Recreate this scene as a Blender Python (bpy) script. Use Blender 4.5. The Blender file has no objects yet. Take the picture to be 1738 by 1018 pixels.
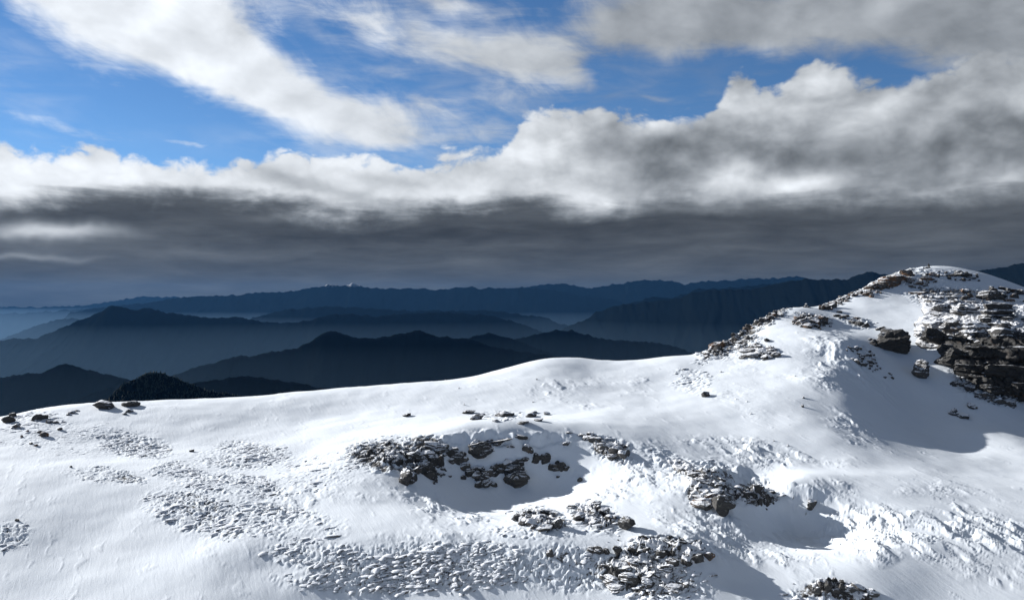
import bpy, bmesh, math, random
import numpy as np
from mathutils import Vector

# ------------------------------------------------------------------ camera
scene = bpy.context.scene
C = scene.collection
F = 1364.0            # focal length of the photograph in its own pixels
CX, CY = 869.0, 509.0
cam_data = bpy.data.cameras.new('camera')
cam_data.sensor_width = 36.0
cam_data.lens = 36.0 * F / 1738.0
cam_data.clip_start = 0.5
cam_data.clip_end = 200000.0
cam = bpy.data.objects.new('camera', cam_data)
cam.location = (0, 0, 0)
cam.rotation_euler = (math.radians(90), 0, 0)
C.objects.link(cam)
scene.camera = cam

SUN_AZ, SUN_EL = -57.0, 19.5          # degrees, azimuth from the viewing direction (left is negative)
EXPOSURE = 0.80
EXPF = 2.0 ** EXPOSURE
vs = scene.view_settings
vs.view_transform = 'Standard'; vs.look = 'None'; vs.gamma = 1.0; vs.use_curve_mapping = False
vs.exposure = EXPOSURE
scene.cycles.use_denoising = True
scene.cycles.max_bounces = 6
scene.cycles.diffuse_bounces = 3
scene.cycles.volume_bounces = 1

# ------------------------------------------------------------------ node expression helper
class S:
    tree = None
    def __init__(s, sock): s.k = sock
    @staticmethod
    def link(v, inp):
        if isinstance(v, S): S.tree.links.new(v.k, inp)
        else: inp.default_value = v
    @staticmethod
    def math(op, *a, clamp=False):
        n = S.tree.nodes.new('ShaderNodeMath'); n.operation = op; n.use_clamp = clamp
        for i, v in enumerate(a): S.link(v, n.inputs[i])
        return S(n.outputs[0])
    def __add__(s, o): return S.math('ADD', s, o)
    __radd__ = __add__
    def __sub__(s, o): return S.math('SUBTRACT', s, o)
    def __rsub__(s, o): return S.math('SUBTRACT', o, s)
    def __mul__(s, o): return S.math('MULTIPLY', s, o)
    __rmul__ = __mul__
    def clamp(s): return S.math('ADD', s, 0.0, clamp=True)
    def pow(s, e): return S.math('POWER', s, e)

def smooth(v, a, b, lo=0.0, hi=1.0, mode='SMOOTHSTEP'):
    n = S.tree.nodes.new('ShaderNodeMapRange'); n.interpolation_type = mode; n.clamp = True
    S.link(v, n.inputs[0])
    for i, x in zip((1, 2, 3, 4), (a, b, lo, hi)): S.link(x, n.inputs[i])
    return S(n.outputs[0])
def vec(x, y, z):
    n = S.tree.nodes.new('ShaderNodeCombineXYZ')
    for i, v in enumerate((x, y, z)): S.link(v, n.inputs[i])
    return S(n.outputs[0])
def vmath(op, a, b):
    n = S.tree.nodes.new('ShaderNodeVectorMath'); n.operation = op
    for i, v in enumerate((a, b)): S.link(v, n.inputs[i])
    return S(n.outputs['Value'] if op == 'DOT_PRODUCT' else n.outputs[0])
def noise(v, scale, detail=5, rough=.55, dist=0.0, lac=2.0, out=0):
    n = S.tree.nodes.new('ShaderNodeTexNoise'); n.noise_dimensions = '3D'
    if v is not None: S.link(v, n.inputs['Vector'])
    n.inputs['Scale'].default_value = scale; n.inputs['Detail'].default_value = detail
    n.inputs['Roughness'].default_value = rough; n.inputs['Distortion'].default_value = dist
    n.inputs['Lacunarity'].default_value = lac
    return S(n.outputs[out])
def curve(v, pts, lo, hi):
    """piecewise curve through pts (x, y); x mapped from pts' own range, y from lo..hi"""
    x0, x1 = pts[0][0], pts[-1][0]
    t = smooth(v, x0, x1, mode='LINEAR')
    n = S.tree.nodes.new('ShaderNodeFloatCurve')
    c = n.mapping.curves[0]
    P = [((x - x0) / (x1 - x0), (y - lo) / (hi - lo)) for x, y in pts]
    while len(c.points) < len(P): c.points.new(0.5, 0.5)
    for p, q in zip(c.points, P): p.location = q; p.handle_type = 'AUTO_CLAMPED'
    n.mapping.update()
    S.link(t, n.inputs['Value'])
    return S(n.outputs[0]) * (hi - lo) + lo
def mixc(f, a, b):
    n = S.tree.nodes.new('ShaderNodeMix'); n.data_type = 'RGBA'
    S.link(f, n.inputs['Factor'])
    for v, i in ((a, n.inputs[6]), (b, n.inputs[7])):
        if isinstance(v, S): S.tree.links.new(v.k, i)
        else: i.default_value = (*v, 1)
    return S(n.outputs[2])

# ------------------------------------------------------------------ world: sky and clouds
def azel(px, py):
    a = math.atan((px - CX) / F)
    return math.degrees(a), math.degrees(math.atan((CY - py) / F * math.cos(a)))
world = bpy.data.worlds.new('World'); scene.world = world; world.use_nodes = True
wt = world.node_tree; wt.nodes.clear(); S.tree = wt
wt_out = wt.nodes.new('ShaderNodeOutputWorld')
tc = wt.nodes.new('ShaderNodeTexCoord')
dirv = S(tc.outputs['Generated'])
sep = wt.nodes.new('ShaderNodeSeparateXYZ'); wt.links.new(dirv.k, sep.inputs[0])
dx, dy, dz = (S(sep.outputs[i]) for i in range(3))
az = S.math('ARCTAN2', dx, dy) * 57.29578
el = S.math('ARCSINE', dz) * 57.29578
def blob(P, px, py, rx, ry, rot, amp):
    a, e = azel(px, py)
    n = wt.nodes.new('ShaderNodeMapping'); n.vector_type = 'TEXTURE'
    n.inputs['Location'].default_value = (a, e, 0)
    n.inputs['Rotation'].default_value = (0, 0, math.radians(rot))
    k = math.cos(math.radians(a)) / 23.8
    n.inputs['Scale'].default_value = (rx * k, ry * k, 1)
    wt.links.new(P.k, n.inputs['Vector'])
    q = S(n.outputs[0])
    return S.math('EXPONENT', vmath('DOT_PRODUCT', q, q) * -1.0) * amp
def total(L):
    r = L[0]
    for v in L[1:]: r = r + v
    return r

def build_sky():
    # domain warp, so that painted-in layout gets ragged edges
    w = noise(dirv, 7.0, 4, .6, out=1)
    wa = wt.nodes.new('ShaderNodeSeparateXYZ'); wt.links.new(w.k, wa.inputs[0])
    azw = az + (S(wa.outputs[0]) - .5) * 5.0
    elw = el + (S(wa.outputs[1]) - .5) * 2.6
    P = vec(azw, elw, 0.0)
    cum = vec(dx, dy, dz * 1.5)
    off = (-.018, .0, .030)
    nC = noise(cum, 13.0, 10, .58, .25)
    nR1 = noise(cum, 11.0, 4, .48, .2); nR2 = noise(vmath('ADD', cum, off), 11.0, 4, .48, .2)
    relief = nR2 * -1.0 + nR1
    nL = noise(vec(dx, dy, dz * 1.6), 5.5, 5, .5)
    nS = noise(vec(dx, dy, dz * 5.5), 7.0, 6, .55, .4)
    nF = noise(vec(dx, dy, dz * 7.0), 16.0, 6, .6, .8)
    # ---- the long cloud bank
    tops = [(-200, 262), (0, 246), (150, 248), (300, 268), (390, 276), (480, 262), (600, 262), (700, 268), (800, 258), (850, 250),
            (890, 190), (935, 172), (1010, 178), (1060, 192), (1150, 196), (1210, 180), (1255, 122), (1300, 150),
            (1380, 112), (1450, 118), (1530, 122), (1600, 100), (1738, 70), (2000, 60)]
    T = curve(az, [azel(*p) for p in tops], 0, 22)
    bil = S.math('ABSOLUTE', noise(cum, 26.0, 4, .5, .3) - .5)
    e = T - el + (nC - .5) * 3.8 + (nL - .5) * 1.5 + (bil - .1) * 3.0
    bank = smooth(e, -.12, .62)
    darkline = [(-200, 350), (0, 352), (100, 338), (200, 326), (330, 330), (450, 345), (520, 350), (640, 352), (760, 345), (860, 334),
                (960, 352), (1040, 360), (1120, 345), (1250, 338), (1400, 346), (1560, 340), (1738, 330), (2000, 330)]
    D = curve(az, [azel(*p) for p in darkline], 0, 12)
    deck = smooth(D - el + (nS - .5) * 3.4 + (nC - .5) * 3.0 + (nL - .5) * 2.0, -.95, 1.15)
    b0 = curve(az, [azel(p, 250)[:1] + (v,) for p, v in ((-1400, .42), (-500, .66), (-150, .95), (0, .95), (300, .95), (700, .93), (950, .90), (1020, .86), (1100, .71),
                                                       (1250, .70), (1400, .71), (1600, .66), (1738, .66), (2200, .52), (3000, .42))], 0, 1)
    marks = total([blob(P, *a) for a in (
        (1090, 262, 90, 42, -8, -.26), (1340, 262, 130, 30, 0, -.15), (1520, 270, 150, 34, 4, -.17), (1700, 230, 90, 30, 0, -.08),
        (1395, 150, 60, 42, 0, .14), (1250, 190, 90, 40, 0, .10), (1530, 190, 70, 35, 0, .08), (1225, 305, 60, 24, 0, .15), (1340, 315, 90, 14, 0, .14),
        (1420, 300, 120, 16, 6, .12), (1600, 330, 110, 12, 4, .10), (800, 290, 90, 20, -8, -.08),
        (530, 312, 120, 14, -14, -.22), (640, 300, 60, 10, -10, -.1), (1120, 200, 80, 30, 0, .08))])
    rk = smooth(az, -6.0, 6.0, .38, .75)
    bl = b0 + marks + relief * rk + (nL - .5) * .10 + (nC - .5) * .06 + (bil - .1) * .25
    # ---- the dark deck under it
    lights = total([blob(P, *a) for a in (
        (120, 397, 95, 13, 3, .46), (30, 392, 60, 16, 0, .25), (40, 440, 110, 6, 0, .20), (280, 430, 260, 12, 0, .06),
        (570, 340, 30, 9, -18, .28), (650, 345, 45, 9, -16, .28), (470, 365, 60, 8, 0, .10), (1150, 360, 150, 8, 0, .10),
        (700, 400, 200, 10, 2, -.055), (1100, 385, 250, 16, 0, -.05), (300, 345, 140, 18, 0, -.03), (950, 460, 420, 30, 0, .015), (250, 475, 300, 34, 0, .035))])
    bd = .335 + lights + (nS - .5) * .24 + (nF - .5) * .10
    b = bl + (bd - bl) * deck
    b = S.math('MAXIMUM', b, .16)
    # ---- high broken clouds
    u = total([blob(P, *a) for a in (
        (150, 25, 120, 56, -22, .75), (300, 55, 150, 62, -24, .95), (420, 125, 140, 52, -30, .95), (540, 178, 110, 34, -14, .62), (625, 205, 70, 36, 0, .42),
        (330, 0, 160, 60, 0, .6), (640, 60, 130, 42, -18, .42), (780, 85, 130, 36, -12, .50), (900, 100, 110, 44, -12, .54), (980, 135, 60, 22, -20, .3),
        (760, 5, 120, 20, 0, .5), (1120, 25, 170, 56, -6, .78), (1350, 30, 200, 52, 0, .74), (1600, 20, 220, 60, 0, .8), (1800, 60, 200, 70, 0, .8),
        (60, 205, 130, 14, -6, .42), (760, 185, 170, 30, 4, .44), (720, 238, 170, 18, 0, .44), (900, 215, 120, 24, 0, .34), (1020, 60, 120, 26, 0, .3), (310, 238, 40, 5, -4, .4), (1130, 168, 70, 8, 0, .33), (0, 90, 70, 30, 0, .18))])
    nU = noise(vec(dx * .93 - dz * .37, dy, (dx * .37 + dz * .93) * 2.4), 10.0, 9, .60, .7)
    u = u + smooth(el, 20.0, 34.0) * .66 + (nU - .5) * .95 + (nF - .5) * .35
    high = smooth(u, .14, .82)
    nV = noise(vec(dx, dy, dz * 4.0), 10.0, 5, .55, .5)
    veil = total([blob(P, *a) for a in ((800, 205, 230, 60, 3, .75), (620, 130, 120, 80, 0, .4), (560, 30, 120, 50, -20, .55), (1050, 110, 160, 60, -8, .45), (1130, 170, 80, 12, 0, .4), (30, 150, 90, 120, 0, .35), (700, 250, 300, 18, 0, .5))])
    veil = (veil * smooth(nV + (nU - .5) * .5, .34, .80)).clamp() * .72
    high = S.math('MAXIMUM', high, veil)
    bh0 = curve(az, [azel(p, 50)[:1] + (v,) for p, v in ((-1400, .45), (-500, .66), (-150, .95), (350, .97), (560, .92), (700, .85), (900, .78), (1100, .66), (1738, .61), (2200, .52), (3000, .45))], 0, 1)
    bh = bh0 - smooth(el, 21.0, 38.0) * .10 + relief * .4 + (nU - .5) * .16
    # ---- colours
    def tint(bv):
        lin = S.math('MAXIMUM', bv, .02).pow(2.2) * (1.0 / EXPF)
        cool = smooth(bv, .40, .95)
        return vmath('MULTIPLY', mixc(cool, (.91, 1.0, 1.10), (.945, .99, 1.045)), vec(lin, lin, lin))
    sky = wt.nodes.new('ShaderNodeTexSky'); sky.sky_type = 'NISHITA'; sky.sun_disc = False
    sky.sun_elevation = math.radians(SUN_EL); sky.sun_rotation = math.radians(SUN_AZ)
    sky.altitude = 3600; sky.air_density = 1.0; sky.dust_density = 0.0; sky.ozone_density = 3.0
    hs = wt.nodes.new('ShaderNodeHueSaturation'); hs.inputs['Saturation'].default_value = 1.12; wt.links.new(sky.outputs[0], hs.inputs['Color'])
    bgs = []
    for col, st in ((S(hs.outputs[0]), .066), (tint(bh), 1.0), (tint(b), 1.0)):
        n = wt.nodes.new('ShaderNodeBackground'); wt.links.new(col.k, n.inputs[0]); n.inputs[1].default_value = st; bgs.append(n)
    m1 = wt.nodes.new('ShaderNodeMixShader'); m2 = wt.nodes.new('ShaderNodeMixShader')
    wt.links.new((high * .97).k, m1.inputs[0]); wt.links.new(bgs[0].outputs[0], m1.inputs[1]); wt.links.new(bgs[1].outputs[0], m1.inputs[2])
    wt.links.new(bank.k, m2.inputs[0]); wt.links.new(m1.outputs[0], m2.inputs[1]); wt.links.new(bgs[2].outputs[0], m2.inputs[2])
    wt.links.new(m2.outputs[0], wt_out.inputs[0])
build_sky()

# ------------------------------------------------------------------ sun
sun_data = bpy.data.lights.new('sun', 'SUN')
sun_data.energy = 5.0; sun_data.angle = math.radians(0.6); sun_data.color = (1.0, .985, .965)
sun = bpy.data.objects.new('sun', sun_data); C.objects.link(sun)
a, e_ = math.radians(SUN_AZ), math.radians(SUN_EL)
SUNV = Vector((math.sin(a) * math.cos(e_), math.cos(a) * math.cos(e_), math.sin(e_)))
sun.rotation_euler = (-SUNV).to_track_quat('-Z', 'Y').to_euler()

# ------------------------------------------------------------------ numeric noise
def _perm(seed):
    r = np.random.RandomState(seed); p = r.permutation(256); return np.concatenate([p, p])
_P = {}
_G2 = np.array([(math.cos(t), math.sin(t)) for t in np.arange(16) * math.pi / 8], dtype=np.float32)
def pn2(x, y, seed=0):
    """2-D gradient noise, about -1..1"""
    if seed not in _P: _P[seed] = _perm(seed)
    p = _P[seed]
    xi = np.floor(x).astype(np.int64); yi = np.floor(y).astype(np.int64)
    xf = (x - xi).astype(np.float32); yf = (y - yi).astype(np.float32)
    xi &= 255; yi &= 255
    u = xf * xf * xf * (xf * (xf * 6 - 15) + 10); v = yf * yf * yf * (yf * (yf * 6 - 15) + 10)
    def g(ix, iy, fx, fy):
        h = p[p[(xi + ix) & 255] + ((yi + iy) & 255)] & 15
        return _G2[h, 0] * fx + _G2[h, 1] * fy
    a0 = g(0, 0, xf, yf); b0 = g(1, 0, xf - 1, yf); c0 = g(0, 1, xf, yf - 1); d0 = g(1, 1, xf - 1, yf - 1)
    r0 = a0 + u * (b0 - a0); r1 = c0 + u * (d0 - c0)
    return (r0 + v * (r1 - r0)) * 1.5
def fbm2(x, y, o=4, seed=0, gain=.5, lac=2.03):
    s = 0; a_ = 1.0; t = 0
    for i in range(o):
        s = s + a_ * pn2(x, y, seed + i); t += a_; a_ *= gain; x = x * lac + 3.7; y = y * lac + 1.3
    return s / t
def ridged2(x, y, o=5, seed=0, gain=.5):
    s = 0; a_ = 1.0; t = 0
    for i in range(o):
        n = 1 - np.abs(pn2(x, y, seed + i)); s = s + a_ * n * n; t += a_; a_ *= gain; x = x * 2.1 + 5.1; y = y * 2.1 + 9.2
    return s / t
def sst(x, a, b):
    t = np.clip((x - a) / (b - a), 0, 1); return t * t * (3 - 2 * t)

# ------------------------------------------------------------------ mesh / object helpers
def grid_mesh(name, X, Y, Z, mats, attrs=None, smooth_=True, keep=None):
    nr, nc = X.shape
    co = np.stack([X, Y, Z], -1).reshape(-1, 3).astype(np.float32)
    i = np.arange(nr * nc).reshape(nr, nc)
    q = np.stack([i[:-1, :-1], i[:-1, 1:], i[1:, 1:], i[1:, :-1]], -1)
    if keep is not None:
        q = q[keep[:-1, :-1] | keep[1:, 1:] | keep[:-1, 1:] | keep[1:, :-1]]
    q = q.reshape(-1, 4)
    if keep is not None:
        used = np.unique(q); mp = np.full(nr * nc, -1); mp[used] = np.arange(len(used)); q = mp[q]; co = co[used]
    me = bpy.data.meshes.new(name)
    me.vertices.add(len(co)); me.vertices.foreach_set('co', co.ravel())
    me.loops.add(q.size); me.loops.foreach_set('vertex_index', q.ravel().astype(np.int32))
    me.polygons.add(len(q)); me.polygons.foreach_set('loop_start', np.arange(0, q.size, 4, dtype=np.int32))
    me.polygons.foreach_set('loop_total', np.full(len(q), 4, dtype=np.int32))
    if smooth_: me.polygons.foreach_set('use_smooth', np.ones(len(q), dtype=bool))
    me.update(calc_edges=True)
    for k, v in (attrs or {}).items():
        v = v.reshape(-1)
        if keep is not None: v = v[used]
        at = me.attributes.new(k, 'FLOAT', 'POINT'); at.data.foreach_set('value', v.astype(np.float32))
    for m in mats: me.materials.append(m)
    return me
def link(name, me, parent=None, **props):
    o = bpy.data.objects.new(name, me); C.objects.link(o)
    if parent is not None: o.parent = parent
    for k, v in props.items(): o[k] = v
    return o

def new_mat(name):
    m = bpy.data.materials.new(name); m.use_nodes = True
    S.tree = m.node_tree
    bsdf = m.node_tree.nodes['Principled BSDF']
    return m, bsdf
def setc(bsdf, key, v):
    if isinstance(v, S): S.tree.links.new(v.k, bsdf.inputs[key])
    elif isinstance(v, tuple): bsdf.inputs[key].default_value = (*v, 1)
    else: bsdf.inputs[key].default_value = v
def obj_pos():
    n = S.tree.nodes.new('ShaderNodeNewGeometry'); return S(n.outputs['Position']), n
def bump(h, strength, dist):
    n = S.tree.nodes.new('ShaderNodeBump'); n.inputs['Strength'].default_value = strength; n.inputs['Distance'].default_value = dist
    S.link(h, n.inputs['Height']); return S(n.outputs[0])
def attr(name):
    n = S.tree.nodes.new('ShaderNodeAttribute'); n.attribute_name = name; return S(n.outputs['Fac'])

# ------------------------------------------------------------------ materials
def snow_ground_mat():
    m, b = new_mat('snow_ground')
    pos, g = obj_pos()
    n1 = noise(pos, .35, 4, .5); n2 = noise(pos, 9.0, 6, .62); n3 = noise(pos, 2.2, 5, .6)
    bare = attr('bare')
    snow = mixc(n1, (.77, .815, .86), (.83, .865, .895))
    earth = mixc(n2, (.05, .048, .046), (.20, .185, .17))
    f = smooth(bare + (n2 - .5) * .55 + (n3 - .5) * .35, .42, .62)
    setc(b, 'Base Color', mixc(f, snow, earth))
    setc(b, 'Roughness', .85)
    b.inputs['Specular IOR Level'].default_value = .08
    rip = noise(vec(vmath('DOT_PRODUCT', pos, (.44, -.90, 0.0)) * .55, vmath('DOT_PRODUCT', pos, (.90, .44, 0.0)) * 3.2, 0.0), 1.0, 6, .62, .6)
    setc(b, 'Normal', bump(n2 * .35 + rip * 1.3 + noise(pos, 34.0, 3, .6) * .25, .40, .05))
    return m
def rock_mat(name, snow, warm=0.0, light=1.0, dust=False):
    """layered schist with snow lying where the face points up"""
    m, b = new_mat(name)
    pos, g = obj_pos()
    sp = S.tree.nodes.new('ShaderNodeSeparateXYZ'); S.tree.links.new(g.outputs['Normal'], sp.inputs[0])
    nz = S(sp.outputs[2])
    lay = vmath('MULTIPLY', pos, (.8, .8, 5.0))
    n1 = noise(pos, 1.1, 5, .6); n2 = noise(lay, 2.6, 6, .65); n3 = noise(pos, 12.0, 5, .65)
    base = mixc(n2, (.028 * light, .027 * light, .026 * light), (.15 * light, .143 * light, .135 * light))
    rust = mixc(n3, (.085 * light, .045 * light, .025 * light), (.22 * light, .125 * light, .07 * light))
    col = mixc(smooth(n1 + warm, .58, .78), base, rust)
    lich = mixc(smooth(noise(pos, 5.0, 4, .6), .60, .70), col, (.20 * light, .20 * light, .165 * light))
    f = smooth(nz + (n3 - .5) * .9 + (n2 - .5) * 1.0 + (n1 - .5) * .5 + (attr('dust') if dust else snow), .50, .68)
    setc(b, 'Base Color', mixc(f, lich, (.84, .85, .87)))
    setc(b, 'Roughness', smooth(f, 0, 1, .82, .55))
    b.inputs['Specular IOR Level'].default_value = .25
    setc(b, 'Normal', bump(n2 * .7 + n3 * .5, .9, .09))
    return m
def shaded_forest_mat(name, snow_z=None):
    m, b = new_mat(name)
    pos, g = obj_pos()
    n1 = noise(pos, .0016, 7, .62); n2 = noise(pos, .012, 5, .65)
    col = mixc(n1, (.0015, .003, .004), (.0045, .006, .0065))  # near-black: cloud shade over the valleys is put into the forest colour
    if snow_z is not None:
        sp = S.tree.nodes.new('ShaderNodeSeparateXYZ'); S.tree.links.new(pos.k, sp.inputs[0])
        f = smooth(S(sp.outputs[2]) + (noise(pos, .0035, 6, .7) - .5) * 420.0, snow_z, snow_z + 60.0)
        col = mixc(f * .45, col, (.75, .77, .80))
    setc(b, 'Base Color', col); setc(b, 'Roughness', 1.0)
    b.inputs['Specular IOR Level'].default_value = 0.0
    setc(b, 'Normal', bump(n2, .4, 20.0))
    return m
M_SNOW = snow_ground_mat()
M_ROCK = rock_mat('schist_rock', -.30, 0.0, .75)
M_ROCK_SNOWY = rock_mat('snow_dusted_rock', -.06)
M_ROCK_WARM = rock_mat('rusty_rock', -.22, .16)
M_ROCK_DARK = rock_mat('dark_cliff_rock', -.48, -.05, .6)
M_SHADED_FOREST = shaded_forest_mat('cloud_shaded_forest')

# ------------------------------------------------------------------ snow ridge (the ground in front)
# control points: photograph pixel and depth (m) of the snow surface
CTRL = [
    # near edge of the view and lower left drift
    (-250, 1018, 44.5), (0, 1018, 44.5), (200, 1018, 44.5), (380, 1015, 44.6), (560, 1018, 45), (700, 1018, 45.2), (850, 1018, 45.2), (1000, 1018, 45), (1130, 1018, 44.5),
    (1260, 1018, 45), (1400, 1018, 45.5), (1560, 1018, 45.5), (1738, 1018, 45), (2000, 1018, 45),
    (-250, 880, 54), (0, 880, 54), (200, 890, 54), (330, 920, 51), (450, 965, 47.8),
    (-250, 790, 64), (0, 785, 65), (100, 800, 63), (200, 820, 61), (300, 868, 55.5), (420, 915, 50.5),
    (240, 790, 66), (330, 820, 61.5), (430, 850, 57.5), (520, 880, 54),
    (-250, 745, 74), (0, 740, 74), (120, 745, 74), (250, 750, 74), (400, 770, 70), (520, 790, 66),
    # left crest
    (-250, 722, 84), (0, 707, 84), (60, 696, 86), (150, 684, 88), (250, 680, 90), (350, 677, 92), (450, 669, 95), (560, 659, 97), (700, 650, 98), (800, 638, 99), (870, 622, 100),
    (930, 609, 101), (990, 610, 101), (1050, 613, 101), (1120, 607, 101), (1190, 599, 101),
    (150, 712, 80), (330, 710, 82), (520, 710, 84), (700, 690, 86), (850, 690, 84),
    # band of tussocks at the bottom
    (520, 925, 50), (640, 923, 50), (760, 922, 50), (880, 924, 50), (980, 922, 50), (560, 980, 46.8), (700, 975, 47.2), (850, 975, 47.2), (1000, 975, 47.2),
    # middle hollow
    (600, 880, 53.6), (600, 830, 59), (600, 770, 67), (680, 750, 69.5), (700, 800, 63.5),
    (760, 745, 69), (850, 739, 69.3), (940, 740, 69.4), (1000, 752, 68.5), (1060, 775, 66),
    (760, 800, 66.4), (850, 808, 66.4), (930, 808, 66.2), (1000, 815, 64.4),
    (700, 850, 58), (790, 862, 60.8), (900, 858, 60.8), (1010, 830, 62), (790, 890, 53.6), (900, 890, 53.2), (1000, 880, 54.2), (1100, 880, 54.5),
    (760, 715, 76), (900, 712, 76.5), (1000, 700, 79), (930, 645, 92), (1050, 660, 89), (1000, 640, 94),
    # rib and hollow right of the middle
    (1120, 770, 66.5), (1140, 830, 59), (1180, 795, 63), (1230, 800, 61.6), (1290, 818, 59.6), (1200, 850, 57.2), (1140, 900, 52),
    (1280, 862, 60.4), (1330, 890, 58.2), (1400, 920, 54.8), (1290, 930, 52), (1230, 900, 54), (1350, 950, 49.6), (1470, 965, 47.6),
    (1060, 928, 49.6), (1150, 925, 49.6), (1190, 950, 48), (1120, 980, 46.6), (1240, 985, 47.4),
    (1400, 790, 65), (1340, 820, 60.3), (1380, 840, 59), (1500, 870, 56), (1520, 940, 49.5), (1620, 900, 53), (1738, 900, 53), (2000, 900, 53),
    # right slope, spur and the shaded bowl
    (1150, 720, 75), (1150, 660, 88), (1250, 730, 73.5), (1250, 650, 87), (1350, 720, 74), (1330, 640, 87), (1420, 740, 71),
    (1250, 600, 97), (1320, 585, 96), (1380, 578, 95), (1430, 588, 92.5), (1400, 640, 86), (1455, 680, 81), (1490, 740, 73.5),
    (1500, 590, 97), (1540, 620, 94), (1550, 680, 87.5), (1570, 735, 80), (1620, 765, 74), (1680, 780, 71), (1620, 700, 85), (1680, 735, 79), (1590, 640, 91),
    (1500, 790, 65.5), (1440, 640, 87), (1400, 600, 92), (1620, 800, 65.5), (1738, 800, 68), (2000, 800, 68), (1738, 742, 79.5),
    # shoulder and summit
    (1225, 585, 105), (1270, 555, 109), (1330, 526, 113), (1400, 520, 116), (1440, 500, 119), (1490, 476, 122), (1530, 462, 125), (1575, 455, 128), (1630, 457, 128), (1690, 470, 126), (1738, 488, 123), (2000, 580, 117),
    (1400, 550, 106), (1470, 540, 108), (1530, 500, 116), (1560, 560, 102), (1600, 520, 110), (1680, 510, 113), (1738, 530, 107),
    # cliff foot
    (1640, 590, 94), (1640, 655, 89.5), (1690, 590, 93), (1690, 672, 87.5), (1738, 590, 92), (1738, 690, 86.5), (2000, 700, 86), (2000, 600, 93),
]
RIDGE = [(-250, 722, 84), (-120, 713, 84), (0, 707, 84), (150, 684, 88), (350, 677, 92), (560, 659, 97), (700, 650, 98), (800, 638, 99), (930, 609, 101), (1050, 613, 101), (1190, 599, 101),
         (1270, 555, 109), (1330, 526, 113), (1400, 520, 116), (1490, 476, 122), (1575, 455, 128), (1690, 470, 126), (1738, 488, 123), (1870, 535, 120), (2000, 580, 117)]
def w3(px, py, Y): return ((px - CX) / F * Y, Y, (CY - py) / F * Y)
pts = [w3(*p) for p in CTRL]
for px, py, Y in RIDGE:
    x, y, z = w3(px, py, Y)
    pts.append((x * (y + 9) / y, y + 9, z - 2.6)); pts.append((x * (y + 24) / y, y + 24, z - 13)); pts.append((x * (y + 60) / y, y + 60, z - 42))
pts = np.array(pts)
PS = pts[:, :2] / 30.0
def _tps(r2): return np.where(r2 > 1e-12, r2 * np.log(np.maximum(r2, 1e-12)), 0)
def tps_fit():
    n = len(PS); d2 = ((PS[:, None] - PS[None]) ** 2).sum(-1)
    A = np.zeros((n + 3, n + 3)); A[:n, :n] = _tps(d2) + np.eye(n) * 4e-4
    A[:n, n] = 1; A[:n, n + 1:] = PS; A[n, :n] = 1; A[n + 1:, :n] = PS.T
    return np.linalg.solve(A, np.concatenate([pts[:, 2], np.zeros(3)]))
TW = tps_fit().astype(np.float32)
def tps(X, Y):
    x = (X / 30).astype(np.float32); y = (Y / 30).astype(np.float32); z = TW[-3] + TW[-2] * x + TW[-1] * y
    for i in range(len(PS)):
        r2 = (x - np.float32(PS[i, 0])) ** 2 + (y - np.float32(PS[i, 1])) ** 2 + np.float32(1e-9)
        z += TW[i] * r2 * np.log(r2)
    return z

STEP = 1.75
pxs = np.arange(-260, 2001, STEP)
ys = np.concatenate([[-60, -40, -25, -12, -4, 0, 2, 4, 6, 8, 11, 14, 17, 20, 23, 26, 29, 31, 33, 35], np.arange(36, 134, .142), np.arange(135, 195, 3.0)])
A_, YY = np.meshgrid((pxs - CX) / F, ys)
XX = A_ * np.maximum(YY, 30.0)
near = np.interp(YY, [-60, -20, 1.5, 8, 20, 34, 40, 44], [3, -.5, -1.7, -5.6, -12.0, -17.2, -17.3, -17.0])
bl = sst(YY, 36, 43)
ZZ = np.where(bl > 0, tps(XX, np.maximum(YY, 35)), 0) * bl + near * (1 - bl)
# photograph coordinates of the bare surface, only used to lay out drifts, tussocks and stones over it
Yv = np.maximum(YY, 1.0)
PXg = CX + XX / Yv * F
PYg = CY - ZZ / Yv * F
wob = fbm2(XX * .35, YY * .35, 3, 40) * 26
def zone(L):
    m = np.zeros_like(PXg)
    wx = PXg + wob; wy = PYg + wob * .35
    for (cx, cy, rx, ry, rot, amp) in L:
        c, s = math.cos(math.radians(rot)), math.sin(math.radians(rot))
        u = (wx - cx) * c + (wy - cy) * s; v = -(wx - cx) * s + (wy - cy) * c
        m = np.maximum(m, amp * (1 - sst(np.sqrt((u / rx) ** 2 + (v / ry) ** 2), .55, 1.12)))
    return m * (YY > 30)
TUFT = zone([(230, 757, 85, 24, 8, .9), (410, 772, 95, 30, 0, .9), (180, 808, 75, 17, 8, 1), (300, 800, 60, 20, 0, .8), (390, 825, 110, 26, 4, 1), (340, 872, 120, 42, 10, .9), (470, 885, 130, 38, 8, .75),
             (560, 945, 130, 30, 4, 1), (760, 962, 260, 46, 0, 1.1), (640, 985, 190, 26, 0, 1), (980, 965, 130, 46, 0, 1), (15, 912, 40, 30, 0, .8), (120, 745, 150, 32, 0, .4), (60, 720, 70, 30, 0, .6),
             (540, 800, 80, 40, 0, .45), (1110, 985, 110, 40, 6, 1), (1400, 1012, 80, 22, 0, .7), (900, 905, 120, 16, 0, .45)])
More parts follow.
